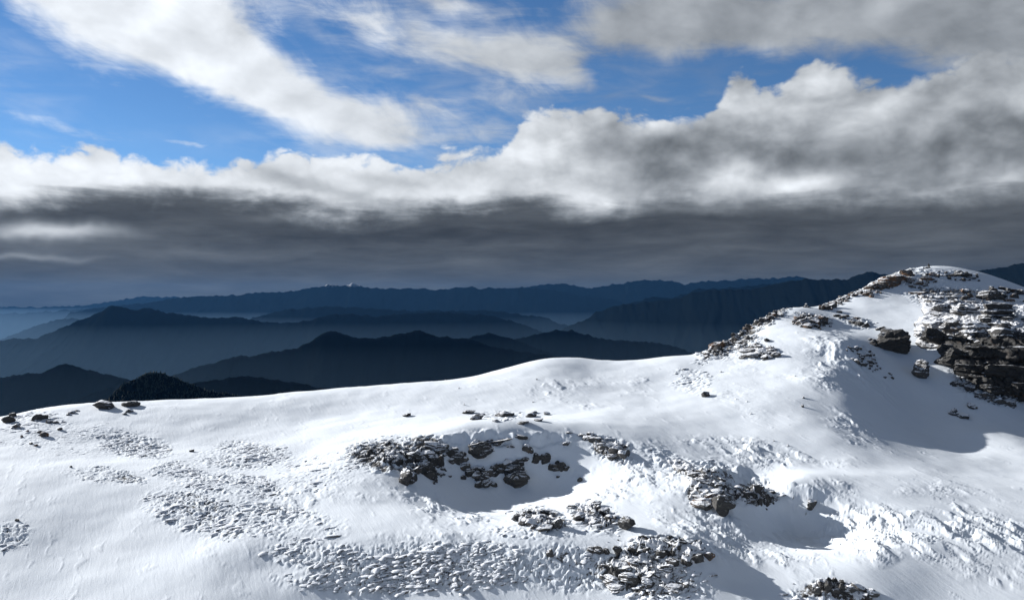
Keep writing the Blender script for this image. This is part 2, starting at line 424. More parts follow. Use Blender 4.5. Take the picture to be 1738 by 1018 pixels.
STONY = zone([(665, 775, 95, 32, 4, 1), (720, 765, 60, 34, 0, 1), (920, 880, 60, 22, 8, 1), (1010, 878, 50, 28, 20, .9), (1040, 765, 50, 24, 18, .9), (1205, 830, 55, 50, 25, 1), (1280, 838, 50, 26, 0, .9),
              (1140, 785, 60, 20, 25, .6), (1130, 930, 80, 24, 6, .95), (1090, 970, 80, 44, 15, 1), (1285, 598, 45, 14, 4, 1), (1175, 645, 40, 26, 0, .4), (1240, 582, 75, 20, -28, 1), (1310, 535, 50, 14, -30, 1),
              (1430, 502, 45, 12, -26, 1), (1500, 474, 45, 16, -24, 1), (1380, 543, 36, 13, 0, 1), (1458, 547, 28, 10, 8, .8), (1470, 610, 34, 22, 30, .7), (1550, 470, 45, 22, 0, .8), (1610, 475, 60, 18, 0, .6),
              (1620, 505, 90, 24, 4, 1), (1680, 560, 120, 60, 0, 1), (1690, 640, 90, 50, 0, 1), (1410, 1000, 50, 20, 0, 1), (870, 705, 60, 10, 0, .35), (1700, 660, 70, 30, 12, 1), (900, 770, 30, 20, 0, .3)])
SAST = zone([(1550, 900, 330, 100, 14, 1), (1330, 800, 190, 46, 14, .8), (1180, 880, 140, 60, 30, .9), (640, 850, 140, 60, 14, .75), (520, 850, 90, 70, 0, .6), (1100, 800, 70, 60, 0, .8), (1030, 830, 80, 40, 20, .6),
             (1440, 650, 70, 120, -30, .8), (1000, 665, 110, 30, 0, .35), (1080, 640, 60, 18, -20, .6), (420, 960, 120, 50, 25, .2), (700, 890, 220, 40, 4, .5), (1300, 640, 120, 90, 0, .18),
             (1600, 990, 250, 50, 10, .9), (1400, 950, 150, 50, 20, .6)])
EDGE = zone([(860, 744, 150, 14, 0, 1), (1230, 802, 100, 16, 14, .8), (1430, 600, 50, 30, 40, .45), (1130, 930, 90, 14, 5, .5)])
TUFT *= (1 - .8 * np.clip(STONY, 0, 1))
SAST *= (1 - np.clip(TUFT + STONY, 0, 1))
def build_relief():
    X, Y = XX, YY
    # gentle drift undulation everywhere
    d = .30 * fbm2(X * .09, Y * .09, 3, 60) + .03 * fbm2(X * .4, Y * .4, 2, 64)
    # tussocks: rounded lumps with creases, plus larger humps
    wx = X + .35 * pn2(X * 1.3, Y * 1.3, 70); wy = Y + .35 * pn2(X * 1.3, Y * 1.3, 71)
    ta = .60 * wx + .80 * wy; tb = -.80 * wx + .60 * wy
    l1 = np.abs(pn2(ta * .9, tb * 2.0, 72)); l2 = np.abs(pn2(ta * 2.0 + 7, tb * 3.2, 73)); l3 = np.abs(pn2(ta * 3.9, tb * 6.4, 74))
    patch = np.clip(.75 + .9 * fbm2(X * .22, Y * .22, 3, 75), .15, 1.4)
    tf = np.clip(TUFT, 0, 1.1) * patch
    d += tf * (.10 * l1 + .20 * l2 + .12 * l3 - .10)
    # wind crust: plates with broken edges, drawn out down-wind (to the lower right)
    ca, sa = math.cos(math.radians(-64)), math.sin(math.radians(-64))
    u = X * ca + Y * sa; v = -X * sa + Y * ca
    u2 = u + .9 * fbm2(X * .5, Y * .5, 3, 80); v2 = v + .7 * fbm2(X * .6, Y * .6, 3, 84)
    plate = 0
    for k in range(5):                      # each plate trails a fading drift down-wind
        uu = u2 - .30 * k
        n = fbm2(uu * .34, v2 * .85, 4, 88, .52)
        pk = (sst(n, .02, .05) * .13 + sst(n, .17, .20) * .12) * (1 - k / 5.0) ** 1.5
        plate = np.maximum(plate, pk)
    n2 = fbm2(u2 * .7 + 4, v2 * 2.6, 4, 94, .5)
    plate = plate + sst(n2, .14, .17) * .06
    gate = np.clip(.35 + 1.5 * fbm2(X * .12 + 3, Y * .12, 3, 99), 0, 1)
    d += np.clip(SAST, 0, 1) * gate * plate * 1.25
    # thin scattered crust scars on the smooth snow
    d += .018 * sst(fbm2(u2 * .22 + 9, v2 * 1.6, 4, 103), .30, .42) * (1 - np.clip(TUFT + STONY, 0, 1)) * (YY > 30)
    # broken, uneven edge where the drifts drop into the hollows
    d += .75 * np.clip(EDGE, 0, 1) * (ridged2(X * .42, Y * .30, 3, 130) - .55)
    # stony ground
    s1 = np.abs(pn2(wx * .8, wy * 1.1, 110)); s2 = np.abs(pn2(wx * 2.1, wy * 2.6, 111)); s3 = np.abs(pn2(wx * 4.6, wy * 5.2, 112))
    st = np.clip(STONY, 0, 1)
    d += st * (.34 * s1 + .24 * s2 + .12 * s3 - .14)
    bare = np.clip(tf, 0, 1) ** .7 * (.47 + .2 * (.25 - l1) + .6 * (.22 - l2) + .6 * (.22 - l3) + .16 * fbm2(X * .3, Y * .3, 2, 121)) + st * (.60 + .4 * (.22 - s2) + .18 * fbm2(X * .6, Y * .6, 2, 120))
    return d, bare
dZ, BARE = build_relief()
fade = sst(YY, 33, 38) * (1 - sst(YY, 131, 136))
ZZ = ZZ + dZ * fade
BARE = BARE * fade
ground = link('snow_ground', grid_mesh('snow_ground', XX, YY, ZZ, [M_SNOW], {'bare': BARE}), kind='structure', label='wind-carved snow covering the ridge and summit', category='snow')

# look-up: where does the line of sight through a photograph pixel meet the snow?
SURF_PY = CY - ZZ / np.maximum(YY, 1.0) * F
R0 = int(np.searchsorted(ys, 36))
def on_ground(px, py):
    """world point of the snow seen at a photograph pixel"""
    c = int(np.clip(round((px - pxs[0]) / STEP), 0, len(pxs) - 1))
    col = SURF_PY[R0:, c]
    hit = np.nonzero(col <= py)[0]
    r = R0 + (hit[0] if len(hit) else int(np.argmin(col)))
    return float(XX[r, c]), float(YY[r, c]), float(ZZ[r, c])
def ground_z(x, y):
    r = int(np.clip(np.searchsorted(ys, y), 1, len(ys) - 1))
    c = int(np.clip(round((x / max(y, 30.0) * F + CX - pxs[0]) / STEP), 0, len(pxs) - 1))
    return float(ZZ[r, c])

# ------------------------------------------------------------------ valley floor and far mountains
VALLEY = -1500.0
vy = np.concatenate([[150, 400, 800], np.arange(1500, 45001, 900.0)])
va = np.linspace(-.82, .82, 90)
VA, VY = np.meshgrid(va, vy)
VX = VA * VY
VZ = np.interp(VY, [150, 400, 800, 1500, 4000, 9000, 20000, 70000], [-48, -220, -520, -850, -1250, -1500, -1600, -1700]) + fbm2(VX / 2500, VY / 2500, 4, 200) * np.interp(VY, [150, 400, 4000], [0, 25, 120])
link('valley_ground', grid_mesh('valley_ground', VX, VY, VZ, [M_SHADED_FOREST]), kind='structure')

def mountain(label, sil, dist, dip, depth, seed, mat=None, rough=1.0, foot=None):
    """a ridge whose skyline passes through the photograph's points sil at distance dist (one number, or (left, right))"""
    x = np.array([p[0] for p in sil], float); y = np.array([p[1] for p in sil], float)
    depth = depth * .62
    d0, d1 = dist if isinstance(dist, tuple) else (dist, dist)
    nx = int(np.clip((x[-1] - x[0]) / 2.2, 90, 620))
    px = np.linspace(x[0], x[-1], nx)
    # smooth interpolation of the skyline
    py = np.interp(px, x, y)
    k = np.hanning(7)[1:-1]; k /= k.sum(); pyp = np.pad(py, 2, 'edge'); py = np.convolve(pyp, k, 'valid')
    D = np.interp(px, [x[0], x[-1]], [d0, d1])
    t = np.concatenate([-np.linspace(1, 0, 46) ** 1.25, np.linspace(0, 1, 12)[1:] ** 1.3])
    PXm, T = np.meshgrid(px, t); Dm = np.broadcast_to(D, PXm.shape); PYm = np.broadcast_to(py, PXm.shape)
    Yr = Dm + T * depth * np.where(T < 0, 1.0, .6)
    X = (PXm - CX) / F * Dm * (1 + .25 * (Yr - Dm) / Dm)
    zr = (CY - PYm) / F * Dm
    zf = (foot if foot is not None else VALLEY)
    L = depth
    # spurs and gullies running down from the crest
    along = (PXm - x[0]) / F * Dm
    sp = ridged2(along / (L * .22) + .8 * fbm2(T * 1.6, along / (L * .5), 3, seed + 50), T * .9 + 3, 5, seed, .55)
    s = np.abs(T)
    fall = 1 - (s ** .85) * (1 - .18 * (sp - .45) * np.clip(s * 6, 0, 1) * rough)
    Z = zf + (zr - zf) * np.clip(fall, 0, 1.0)
    Z += fbm2(X / (L * .05), Yr / (L * .05), 4, seed + 9) * L * .003 * rough
    Z += (ridged2(along / (Dm * .020), T * 2, 4, seed + 3, .55) - .5) * Dm * .0042 * rough * np.clip(1 - s * 2, .25, 1)
    Z = np.where(s > .985, zf - 60, Z)
    me = grid_mesh('mountain', X, Yr, Z, [mat or M_SHADED_FOREST])
    return link('mountain', me, kind='structure', label=label, category='mountain')

mountain('pale farthest ridge fading into the grey sky at the left horizon', [(-250, 522), (0, 521), (100, 521), (150, 519), (190, 512), (215, 508), (250, 503), (275, 505), (300, 504), (340, 508), (500, 515)], 40000, 0, 6000, 1)
mountain('long blue skyline ridge with snow streaks on its peak', [(120, 530), (200, 520), (270, 512), (300, 506), (330, 504), (372, 503), (410, 500), (440, 497), (470, 497), (500, 495), (525, 490), (545, 486), (562, 484), (580, 486), (600, 482), (612, 486), (625, 489), (670, 490), (710, 490), (740, 493),
          (762, 489), (797, 487), (818, 491), (835, 488), (870, 490), (890, 488), (930, 491), (965, 498), (1000, 505), (1040, 508), (1060, 516), (1100, 530)], 27000, 0, 6500, 2, shaded_forest_mat('cloud_shaded_forest_below_snow_streaks', 450.0))
mountain('hazy blue range behind the valley at the middle of the skyline', [(820, 505), (860, 496), (885, 488), (915, 485), (945, 481), (970, 484), (988, 489), (1005, 490), (1040, 483), (1070, 479), (1090, 476), (1110, 475), (1132, 477), (1162, 482), (1200, 478), (1235, 476), (1262, 474), (1300, 473), (1352, 470), (1380, 475), (1450, 490), (1500, 500)], 30000, 0, 7000, 3)
mountain('low pale ridge rising from the mist at the far left', [(-150, 625), (0, 578), (40, 561), (80, 548), (110, 541), (130, 541), (150, 547), (200, 560), (300, 580)], 21000, 0, 4000, 4)
mountain('dim ridge crossing the middle distance under the snow-streaked skyline', [(330, 570), (400, 548), (440, 538), (480, 527), (515, 523), (560, 521), (620, 523), (680, 527), (760, 528), (832, 528), (870, 532), (928, 540), (955, 551), (1000, 560), (1050, 575)], 18500, 0, 4500, 5)
mountain('broad dark blue mountain with a blunt double peak at left', [(-250, 600), (-80, 585), (0, 578), (30, 575), (60, 574), (80, 567), (120, 550), (150, 538), (170, 530), (188, 519), (203, 520), (228, 528), (250, 522), (278, 530), (320, 536), (345, 539), (370, 540), (400, 538), (430, 544), (470, 549), (520, 545), (560, 535), (600, 534), (640, 537), (700, 532),
          (760, 531), (820, 534), (870, 545), (910, 560), (940, 575), (1000, 590)], (11500, 14500), 0, 4600, 6)
mountain('dark navy ridge climbing right behind the summit', [(930, 580), (965, 553), (990, 545), (1010, 531), (1035, 522), (1060, 517), (1085, 514), (1120, 511), (1150, 508), (1172, 497), (1200, 494), (1240, 491), (1270, 493), (1300, 487), (1340, 478), (1370, 473), (1392, 475), (1440, 474), (1465, 464), (1482, 463), (1505, 467), (1560, 470), (1620, 466), (1662, 461), (1690, 456), (1738, 447), (1850, 440), (2000, 450)],
         (15500, 9500), 0, 4800, 7)
mountain('rounded ridge standing clear in front of the mist right of the middle', [(780, 612), (840, 590), (860, 580), (900, 571), (930, 563), (950, 560), (970, 561), (990, 566), (1030, 577), (1080, 580), (1120, 583), (1150, 590), (1175, 599), (1230, 615), (1300, 640)], 9000, 0, 2600, 8)
mountain('dark long mountain with two humps directly behind the snow crest', [(240, 660), (300, 635), (340, 622), (390, 608), (410, 604), (430, 606), (440, 601), (480, 595), (510, 588), (535, 575), (558, 562), (575, 564), (600, 574), (640, 575), (670, 568), (690, 566), (712, 561), (735, 570), (770, 573), (800, 576), (830, 589), (860, 593), (900, 598), (930, 603), (1000, 615), (1080, 640)], 6800, 0, 2400, 9)
mountain('small pointed blue hill at the left edge', [(-250, 655), (-60, 645), (0, 640), (50, 634), (70, 635), (90, 625), (105, 618), (120, 619), (140, 625), (170, 633), (200, 640), (230, 648), (270, 662), (330, 690)], 5200, 0, 1700, 10)
mountain('low dark spur between the wooded hill and the snow crest', [(280, 672), (320, 652), (380, 643), (410, 639), (430, 640), (480, 646), (530, 655), (600, 668), (680, 690)], 4300, 0, 1300, 11, foot=-1200.0)
mountain('faint low slope behind the wooded hill at left', [(20, 720), (90, 690), (150, 670), (200, 655), (240, 648), (280, 655), (330, 670)], 4700, 0, 1300, 12, foot=-1200.0)
mountain('faint low ridge just over the right end of the two-humped mountain', [(700, 610), (760, 587), (800, 571), (830, 566), (855, 571), (890, 583), (940, 602), (1000, 630)], 8200, 0, 2000, 21)
mountain('second crest seen just over the dark navy ridge on the right', [(1020, 540), (1060, 520), (1085, 511), (1110, 504), (1130, 507), (1160, 500), (1185, 491), (1215, 490), (1260, 487), (1310, 482), (1360, 480), (1450, 485)], 19000, 0, 4000, 22)
mountain('long low ridge across the left horizon in front of the palest one', [(-250, 540), (-60, 536), (0, 532), (60, 531), (110, 527), (160, 524), (210, 519), (260, 516), (330, 520), (420, 526), (520, 535)], 33000, 0, 5000, 23)
HILL = [(60, 740), (130, 705), (180, 680), (212, 652), (235, 641), (250, 634), (265, 632), (280, 635), (312, 649), (332, 656), (352, 663), (390, 669), (430, 680), (500, 705)]
hill = mountain('dark wooded hill rising just behind the snow crest at left', HILL, 3000, 0, 700, 13, foot=-760.0)

def build_forest():
    """conifers on the near wooded hill: far too many to count, one mass"""
    rnd = random.Random(5); me_h = hill.data
    n = len(me_h.polygons); co = np.empty(len(me_h.vertices) * 3); me_h.vertices.foreach_get('co', co); co = co.reshape(-1, 3)
    idx = np.empty(n * 4, dtype=np.int32); me_h.polygons.foreach_get('vertices', idx); idx = idx.reshape(-1, 4)
    cen = co[idx].mean(1)
    d1 = co[idx[:, 2]] - co[idx[:, 0]]; d2 = co[idx[:, 3]] - co[idx[:, 1]]
    area = .5 * np.linalg.norm(np.cross(d1, d2), axis=1)
    ok = cen[:, 2] > -520
    w = area * ok; w /= w.sum()
    rs = np.random.RandomState(4)
    pick = rs.choice(n, 9000, p=w)
    V = []; Fc = []
    for f in pick:
        a_, b_ = rs.rand(2)
        c = co[idx[f]]
        p = (c[0] * (1 - a_) + c[1] * a_) * (1 - b_) + (c[3] * (1 - a_) + c[2] * a_) * b_
        if fbm2(np.array([p[0] / 60]), np.array([p[2] / 45]), 2, 300)[0] > .33: continue
        h = 4 + 8 * rs.rand() ** 1.7; r = h * (.24 + .1 * rs.rand()); th = rs.rand() * 6.28
        base = len(V)
        for k in range(5):
            q = th + k * 1.2566; V.append((p[0] + r * math.cos(q), p[1] + r * math.sin(q), p[2] - 1 + rs.rand() * 2))
        V.append((p[0], p[1], p[2] + h))
        for k in range(5): Fc.append((base + k, base + (k + 1) % 5, base + 5))
    me = bpy.data.meshes.new('forest'); me.from_pydata(V, [], Fc); me.update()
    m, b = new_mat('conifer'); pos, g = obj_pos()
    setc(b, 'Base Color', mixc(noise(pos, .05, 3, .6), (.012, .02, .012), (.04, .05, .03))); setc(b, 'Roughness', .9)
    me.materials.append(m)
    link('forest', me, kind='stuff', label='dark conifer wood covering the near hill behind the crest', category='forest')
build_forest()

# ------------------------------------------------------------------ haze: one closed box of even air
def build_haze():
    x0, x1, y0, y1, z0, z1 = -39000, 39000, -3000, 47000, -1900.0, 900.0
    V = [(x, y, z) for x in (x0, x1) for y in (y0, y1) for z in (z0, z1)]
    Fc = [(0, 1, 3, 2), (4, 6, 7, 5), (0, 4, 5, 1), (2, 3, 7, 6), (0, 2, 6, 4), (1, 5, 7, 3)]
    me = bpy.data.meshes.new('haze'); me.from_pydata(V, [], Fc); me.update()
    m = bpy.data.materials.new('haze_air'); m.use_nodes = True; nt = m.node_tree; nt.nodes.clear()
    o = nt.nodes.new('ShaderNodeOutputMaterial'); v = nt.nodes.new('ShaderNodeVolumePrincipled')
    v.inputs['Color'].default_value = (.055, .165, .365, 1); v.inputs['Density'].default_value = HAZE  # dim blue instead of pale: stands in for cloud shade on the air
    v.inputs['Anisotropy'].default_value = .15
    nt.links.new(v.outputs[0], o.inputs['Volume'])
    me.materials.append(m)
    link('haze', me, kind='stuff', label='thin blue air over the valleys', category='haze')
HAZE = 0.95e-5
build_haze()
def build_mist():
    """low mist lying in the valleys between the ridges"""
    for nm, lab, (x0, x1, y0, y1, z0, z1), den in (('valley_mist', 'pale mist lying in the valleys between the blue ridges', (-38000, 30000, 2500, 40000, -1750.0, -380.0), 2.0e-5),):
        V = [(x, y, z) for x in (x0, x1) for y in (y0, y1) for z in (z0, z1)]
        Fc = [(0, 1, 3, 2), (4, 6, 7, 5), (0, 4, 5, 1), (2, 3, 7, 6), (0, 2, 6, 4), (1, 5, 7, 3)]
        me = bpy.data.meshes.new(nm); me.from_pydata(V, [], Fc); me.update()
        m = bpy.data.materials.new(nm); m.use_nodes = True; nt = m.node_tree; nt.nodes.clear()
        o = nt.nodes.new('ShaderNodeOutputMaterial'); v = nt.nodes.new('ShaderNodeVolumePrincipled')
        v.inputs['Color'].default_value = (.15, .24, .34, 1); v.inputs['Density'].default_value = den; v.inputs['Anisotropy'].default_value = .35  # deep blue too, with the missing cloud shade put into its colour
        nt.links.new(v.outputs[0], o.inputs['Volume']); me.materials.append(m)
        link(nm, me, kind='stuff', label=lab, category='mist')
build_mist()

# ------------------------------------------------------------------ rocks
_ICO = {}
def ico(sub):
    if sub not in _ICO:
        bm = bmesh.new(); bmesh.ops.create_icosphere(bm, subdivisions=sub, radius=1.0)
        bm.verts.ensure_lookup_table()
        _ICO[sub] = (np.array([v.co[:] for v in bm.verts]), [tuple(v.index for v in f.verts) for f in bm.faces]); bm.free()
    return _ICO[sub]
def n3(p, f, seed):
    return (pn2(p[:, 0] * f + seed, p[:, 2] * f * 1.3 + 3, 400) + pn2(p[:, 1] * f + 5, p[:, 2] * f * 1.1 + seed, 401) + pn2(p[:, 0] * f + 1.7 * p[:, 1] * f, p[:, 1] * f - seed, 402)) / 2.2
def rock_mesh(seed, sx, sy, sz, mat, sub=3, cuts=13, layers=4, rough=.10, square=.0):
    """an angular, layered block: a ball cut by random planes, then split into beds that stand back or forward"""
    p, faces = ico(sub); p = p.copy(); rs = np.random.RandomState(seed)
    if square > 0:
        q = p / np.abs(p).max(1)[:, None]; p = p * (1 - square) + q * square
    for _ in range(cuts):
        n = rs.normal(size=3); n[2] *= .75; n /= np.linalg.norm(n); d = rs.uniform(.50, .86)
        s = p @ n; p -= np.outer(np.maximum(0, s - d), n) * .96
    if layers:
        tl = rs.uniform(-.22, .22, 2)
        h = (p[:, 2] + tl[0] * p[:, 0] + tl[1] * p[:, 1]) * layers * .5 + rs.uniform(0, 3) + .25 * n3(p, 1.6, seed % 17)
        k = np.floor(h).astype(int); fr = h - k
        off = rs.uniform(-.16, .12, 64)[k % 64] - .12 * np.exp(-(np.minimum(fr, 1 - fr) / .13) ** 2)
        p[:, :2] *= (1 + off)[:, None]
    p = p * (1 + rough * n3(p, 1.9, seed % 23) + rough * .55 * n3(p, 4.4, seed % 29) + rough * .3 * n3(p, 9.0, seed % 31))[:, None]
    ext = (p.max(0) - p.min(0)) / 2; p = (p - (p.max(0) + p.min(0)) / 2) / ext * np.array([sx, sy, sz]) * .5
    me = bpy.data.meshes.new('rock'); me.from_pydata(p.tolist(), [], faces); me.materials.append(mat); me.update()
    return me
def empty(name, px, py, label, category, group=None):
    x, y, z = on_ground(px, py)
    o = bpy.data.objects.new(name, None); o.location = (x, y, z); C.objects.link(o)
    o['label'] = label; o['category'] = category
    if group: o['group'] = group
    return o
_seed = [1000]
def put(parent, px, py, w, h, mat=None, d=None, sub=3, yaw=None, tilt=None, pitch=None, embed=.34, cuts=13, layers=4, rough=.14, square=.0, name='rock', fwd=0.0, at=None, label=None, category=None, seed=None):
    """a block whose visible foot is at photograph pixel (px, py), w x h pixels large there"""
    _seed[0] += 1; sd = seed or _seed[0]; rs = random.Random(sd)
    x, y, z = at or on_ground(px, py)
    k = y / F
    W, H = w * k, h * k / (1 - embed); D = (d * k) if d else W * rs.uniform(.7, 1.0)
    me = rock_mesh(sd, W, D, H, mat or M_ROCK, sub, cuts, layers, rough, square)
    o = bpy.data.objects.new(name, me); C.objects.link(o)
    yw = rs.uniform(-.5, .5) if yaw is None else math.radians(yaw)
    tilt = rs.uniform(-16, 16) if tilt is None else tilt; pitch = rs.uniform(-16, 10) if pitch is None else pitch
    o.rotation_euler = (math.radians(pitch), math.radians(tilt), yw)
    loc = Vector((x, y + D * .28 - fwd, z + H * (.5 - embed)))
    if parent is not None: o.parent = parent; o.location = loc - Vector(parent.location)
    else: o.location = loc
    if label: o['label'] = label; o['category'] = category
    return o
_PROTO = {}
def stones(parent, area, n, size, mat, seed, flat=.8, name='stone', embed=.40, aspect=1.15):
    """small stones sharing a few meshes, strewn inside an ellipse (px, py, rx, ry, rot)"""
    rs = random.Random(seed); cx, cy, rx, ry, rot = area
    c, s = math.cos(math.radians(rot)), math.sin(math.radians(rot))
    key = mat.name
    if key not in _PROTO: _PROTO[key] = [rock_mesh(2000 + i + 37 * len(_PROTO), 1, 1, 1, mat, 2 if i % 3 else 3, 11, 3, .12, .2) for i in range(9)]
    out = []
    for i in range(n):
        r = math.sqrt(rs.random()); t = rs.random() * 6.283
        u, v = r * math.cos(t) * rx, r * math.sin(t) * ry
        px, py = cx + u * c - v * s, cy + u * s + v * c
        x, y, z = on_ground(px, py); k = y / F
        g = size[0] + (size[1] - size[0]) * rs.random() ** 2.2
        W = g * k * aspect; D = g * k * rs.uniform(.7, 1.2); H = g * k * flat * rs.uniform(.7, 1.4)
        o = bpy.data.objects.new(name, rs.choice(_PROTO[key])); C.objects.link(o)
        o.scale = (W, D, H); o.rotation_euler = (rs.uniform(-.3, .3), rs.uniform(-.3, .3), rs.uniform(0, 6.28))
        o.parent = parent; o.location = Vector((x, y, z + H * (.5 - embed))) - Vector(parent.location)
        out.append(o)
    return out

M_BEDROCK = rock_mat('bedrock_schist', -.1, .0, .7, dust=True)
def bedrock(parent, areas, seed, dust=-.10, lift=.30, amp=.26, thr=.45, warm=None):
    """living rock breaking through the snow: one craggy surface under the loose blocks of an outcrop"""
    x0 = min(a[0] - a[2] for a in areas) - 30; x1 = max(a[0] + a[2] for a in areas) + 30
    c0, c1 = np.searchsorted(pxs, [x0, x1])
    px, py = PXg[R0:, c0:c1], PYg[R0:, c0:c1]
    X, Y, Z = XX[R0:, c0:c1], YY[R0:, c0:c1], ZZ[R0:, c0:c1]
    wv = fbm2(X * .7, Y * .7, 3, seed) * 12
    m = np.zeros_like(X)
    for cx, cy, rx, ry, rot in areas:
        c, s = math.cos(math.radians(rot)), math.sin(math.radians(rot))
        u = (px + wv - cx) * c + (py + wv * .4 - cy) * s; v = -(px + wv - cx) * s + (py + wv * .4 - cy) * c
        m = np.maximum(m, 1 - np.sqrt((u / rx) ** 2 + (v / ry) ** 2))
    rows = np.nonzero((m > -.1).any(1))[0]; sl = slice(max(rows[0] - 2, 0), rows[-1] + 3)
    X, Y, Z, m = X[sl], Y[sl], Z[sl], m[sl]
    mm = sst(m * 1.2 + fbm2(X * .9, Y * .9, 4, seed + 1, .6) * .8, thr - .12, thr + .16)
    h = Z + .14 * X + .5 * fbm2(X * .4, Y * .4, 3, seed + 2)
    def beds(q, am, sd):
        t = h / q; k = np.floor(t); f = t - k; kk = (k.astype(int) + 200) % 256
        r = np.random.RandomState(sd).uniform(-1, 1, 256)
        return am * (r[kk] * .6 + pn2(X * .9 + kk * 7.3, kk * 3.1 + Y * .2, sd)) - am * .9 * np.exp(-(np.minimum(f, 1 - f) / .12) ** 2)
    out = beds(.5, amp, seed + 3) + beds(.2, amp * .35, seed + 4)
    rg = ridged2(X * .8, Y * .8, 4, seed + 5)
    Z2 = Z + (mm - .42) * lift * (.5 + 1.5 * rg) + mm * .12 * fbm2(X * 2.4, Y * 2.4, 3, seed + 6)
    me = grid_mesh('bedrock', X - mm * out * .3, Y - mm * out, Z2, [M_BEDROCK], {'dust': np.full(X.shape, dust) - .25 * sst(fbm2(X * .5, Y * .5, 2, seed + 7), 0, .4)}, keep=m > -.03, smooth_=False)
    o = link('bedrock', me, parent); o.location = -Vector(parent.location)

# ---- hollow in the middle of the snowfield
t = put(None, 817, 781, 50, 28, M_ROCK, sub=4, cuts=16, layers=3, square=.35, name='boulder', label='flat-faced grey boulder with a snow-dusted top at the head of the central hollow', category='boulder', yaw=8, embed=.15)
g = empty('rock_outcrop', 848, 760, 'thin dark slabs along the upper lip of the central hollow', 'rock outcrop')
put(g, 848, 757, 50, 11, M_ROCK, sub=4, layers=5); put(g, 884, 748, 24, 7, M_ROCK, layers=3); put(g, 806, 756, 22, 10, M_ROCK_SNOWY); put(g, 866, 761, 20, 7, M_ROCK_SNOWY); put(g, 830, 752, 16, 6, M_ROCK_SNOWY)
put(None, 897, 770, 24, 14, M_ROCK_SNOWY, name='boulder', label='small round rock with a white snow cap right of the flat-faced boulder', category='boulder', sub=3)
g = empty('rock_outcrop', 920, 784, 'pair of dark rocks half way down the right side of the central hollow', 'rock outcrop')
put(g, 910, 783, 18, 14, M_ROCK, yaw=20); put(g, 928, 786, 24, 15, M_ROCK, tilt=12); put(g, 891, 784, 15, 7, M_ROCK)
g = empty('rock_outcrop', 945, 800, 'low jagged rock at the right end of the central hollow', 'rock outcrop')
put(g, 938, 801, 30, 11, M_ROCK, tilt=-8); put(g, 952, 800, 20, 14, M_ROCK, tilt=18); put(g, 962, 798, 12, 8, M_ROCK); put(g, 946, 791, 10, 9, M_ROCK)
g = empty('rock_stack', 876, 828, 'tall stack of layered blocks in the floor of the central hollow', 'rock outcrop')
put(g, 877, 829, 44, 27, M_ROCK, sub=4, layers=5, square=.4, embed=.12, yaw=5); put(g, 876, 805, 38, 13, M_ROCK, sub=3, layers=4, square=.4, embed=.1, fwd=.25, at=None)
put(g, 879, 794, 22, 13, M_ROCK, layers=4, square=.4, embed=.1); put(g, 866, 812, 16, 10, M_ROCK_SNOWY); put(g, 860, 820, 14, 10, M_ROCK)
g = empty('rock_outcrop', 815, 815, 'string of dark rocks curving across the central hollow', 'rock outcrop')
bedrock(g, [(812, 806, 40, 15, 8), (850, 797, 26, 12, 0)], 610, -.22, .36)
for a in ((790, 800, 18, 13), (797, 811, 20, 14), (810, 815, 22, 13), (822, 812, 20, 14), (832, 809, 18, 12), (787, 814, 11, 7), (806, 803, 16, 9), (818, 801, 13, 8), (853, 796, 18, 9), (862, 792, 20, 12), (850, 803, 14, 8)):
    put(g, *a, M_ROCK if a[0] % 2 else M_ROCK_SNOWY, layers=3, embed=.2)
put(g, 838, 802, 15, 16, M_ROCK, square=.6, tilt=38, layers=2)
g = empty('rock_outcrop', 822, 829, 'lowest cluster of broken rocks in the central hollow', 'rock outcrop')
for a in ((812, 827, 16, 11), (824, 830, 24, 12), (837, 828, 14, 8), (818, 821, 14, 8), (830, 821, 10, 5)): put(g, *a, M_ROCK, embed=.2)
g = empty('rock_outcrop', 775, 790, 'snow-crusted rocks just left of the flat-faced boulder', 'rock outcrop')
bedrock(g, [(775, 778, 26, 16, 30)], 620, -.14, .36)
for a in ((765, 776, 22, 13), (778, 786, 28, 17), (787, 790, 18, 14), (768, 786, 16, 9), (771, 769, 18, 8), (785, 776, 14, 9)): put(g, *a, M_ROCK_SNOWY if a[2] < 20 else M_ROCK, layers=4)
g = empty('rock_outcrop', 690, 790, 'wide snow-dusted outcrop forming the left shoulder of the central hollow', 'rock outcrop')
bedrock(g, [(685, 776, 80, 24, 4), (728, 790, 40, 34, 0), (690, 812, 22, 14, 0)], 600, -.16, .42)
for a in ((686, 822, 26, 22), (698, 820, 16, 12), (722, 800, 34, 16), (733, 790, 22, 14), (745, 789, 18, 14), (728, 812, 26, 13), (716, 790, 30, 12), (700, 781, 32, 12), (722, 778, 36, 12), (744, 770, 26, 9), (735, 762, 34, 9),
          (688, 774, 30, 10), (676, 783, 24, 9), (660, 784, 22, 8), (706, 805, 20, 12), (738, 818, 12, 7), (655, 764, 18, 6), (752, 759, 22, 6)):
    put(g, *a, M_ROCK if a[1] > 779 else M_ROCK_SNOWY, layers=4, embed=.3)
stones(g, (690, 772, 70, 18, 4), 24, (4, 12), M_ROCK_SNOWY, 11); stones(g, (735, 800, 22, 16, 0), 14, (4, 9), M_ROCK, 12)
for px, py, w, h, lab in ((984, 817, 9, 7, 'tiny dark stone at the right tip of the central shadow'), (947, 812, 7, 3, 'flat stone chip below the jagged rock in the hollow'), (763, 811, 6, 3, 'lone stone chip below the snow-crusted rocks in the hollow')):
    put(None, px, py, w, h, M_ROCK, name='stone', label=lab, category='stone', sub=2, embed=.35)
g = empty('rock_outcrop', 850, 708, 'row of flat dark stones on the smooth snow above the central hollow', 'rock outcrop')
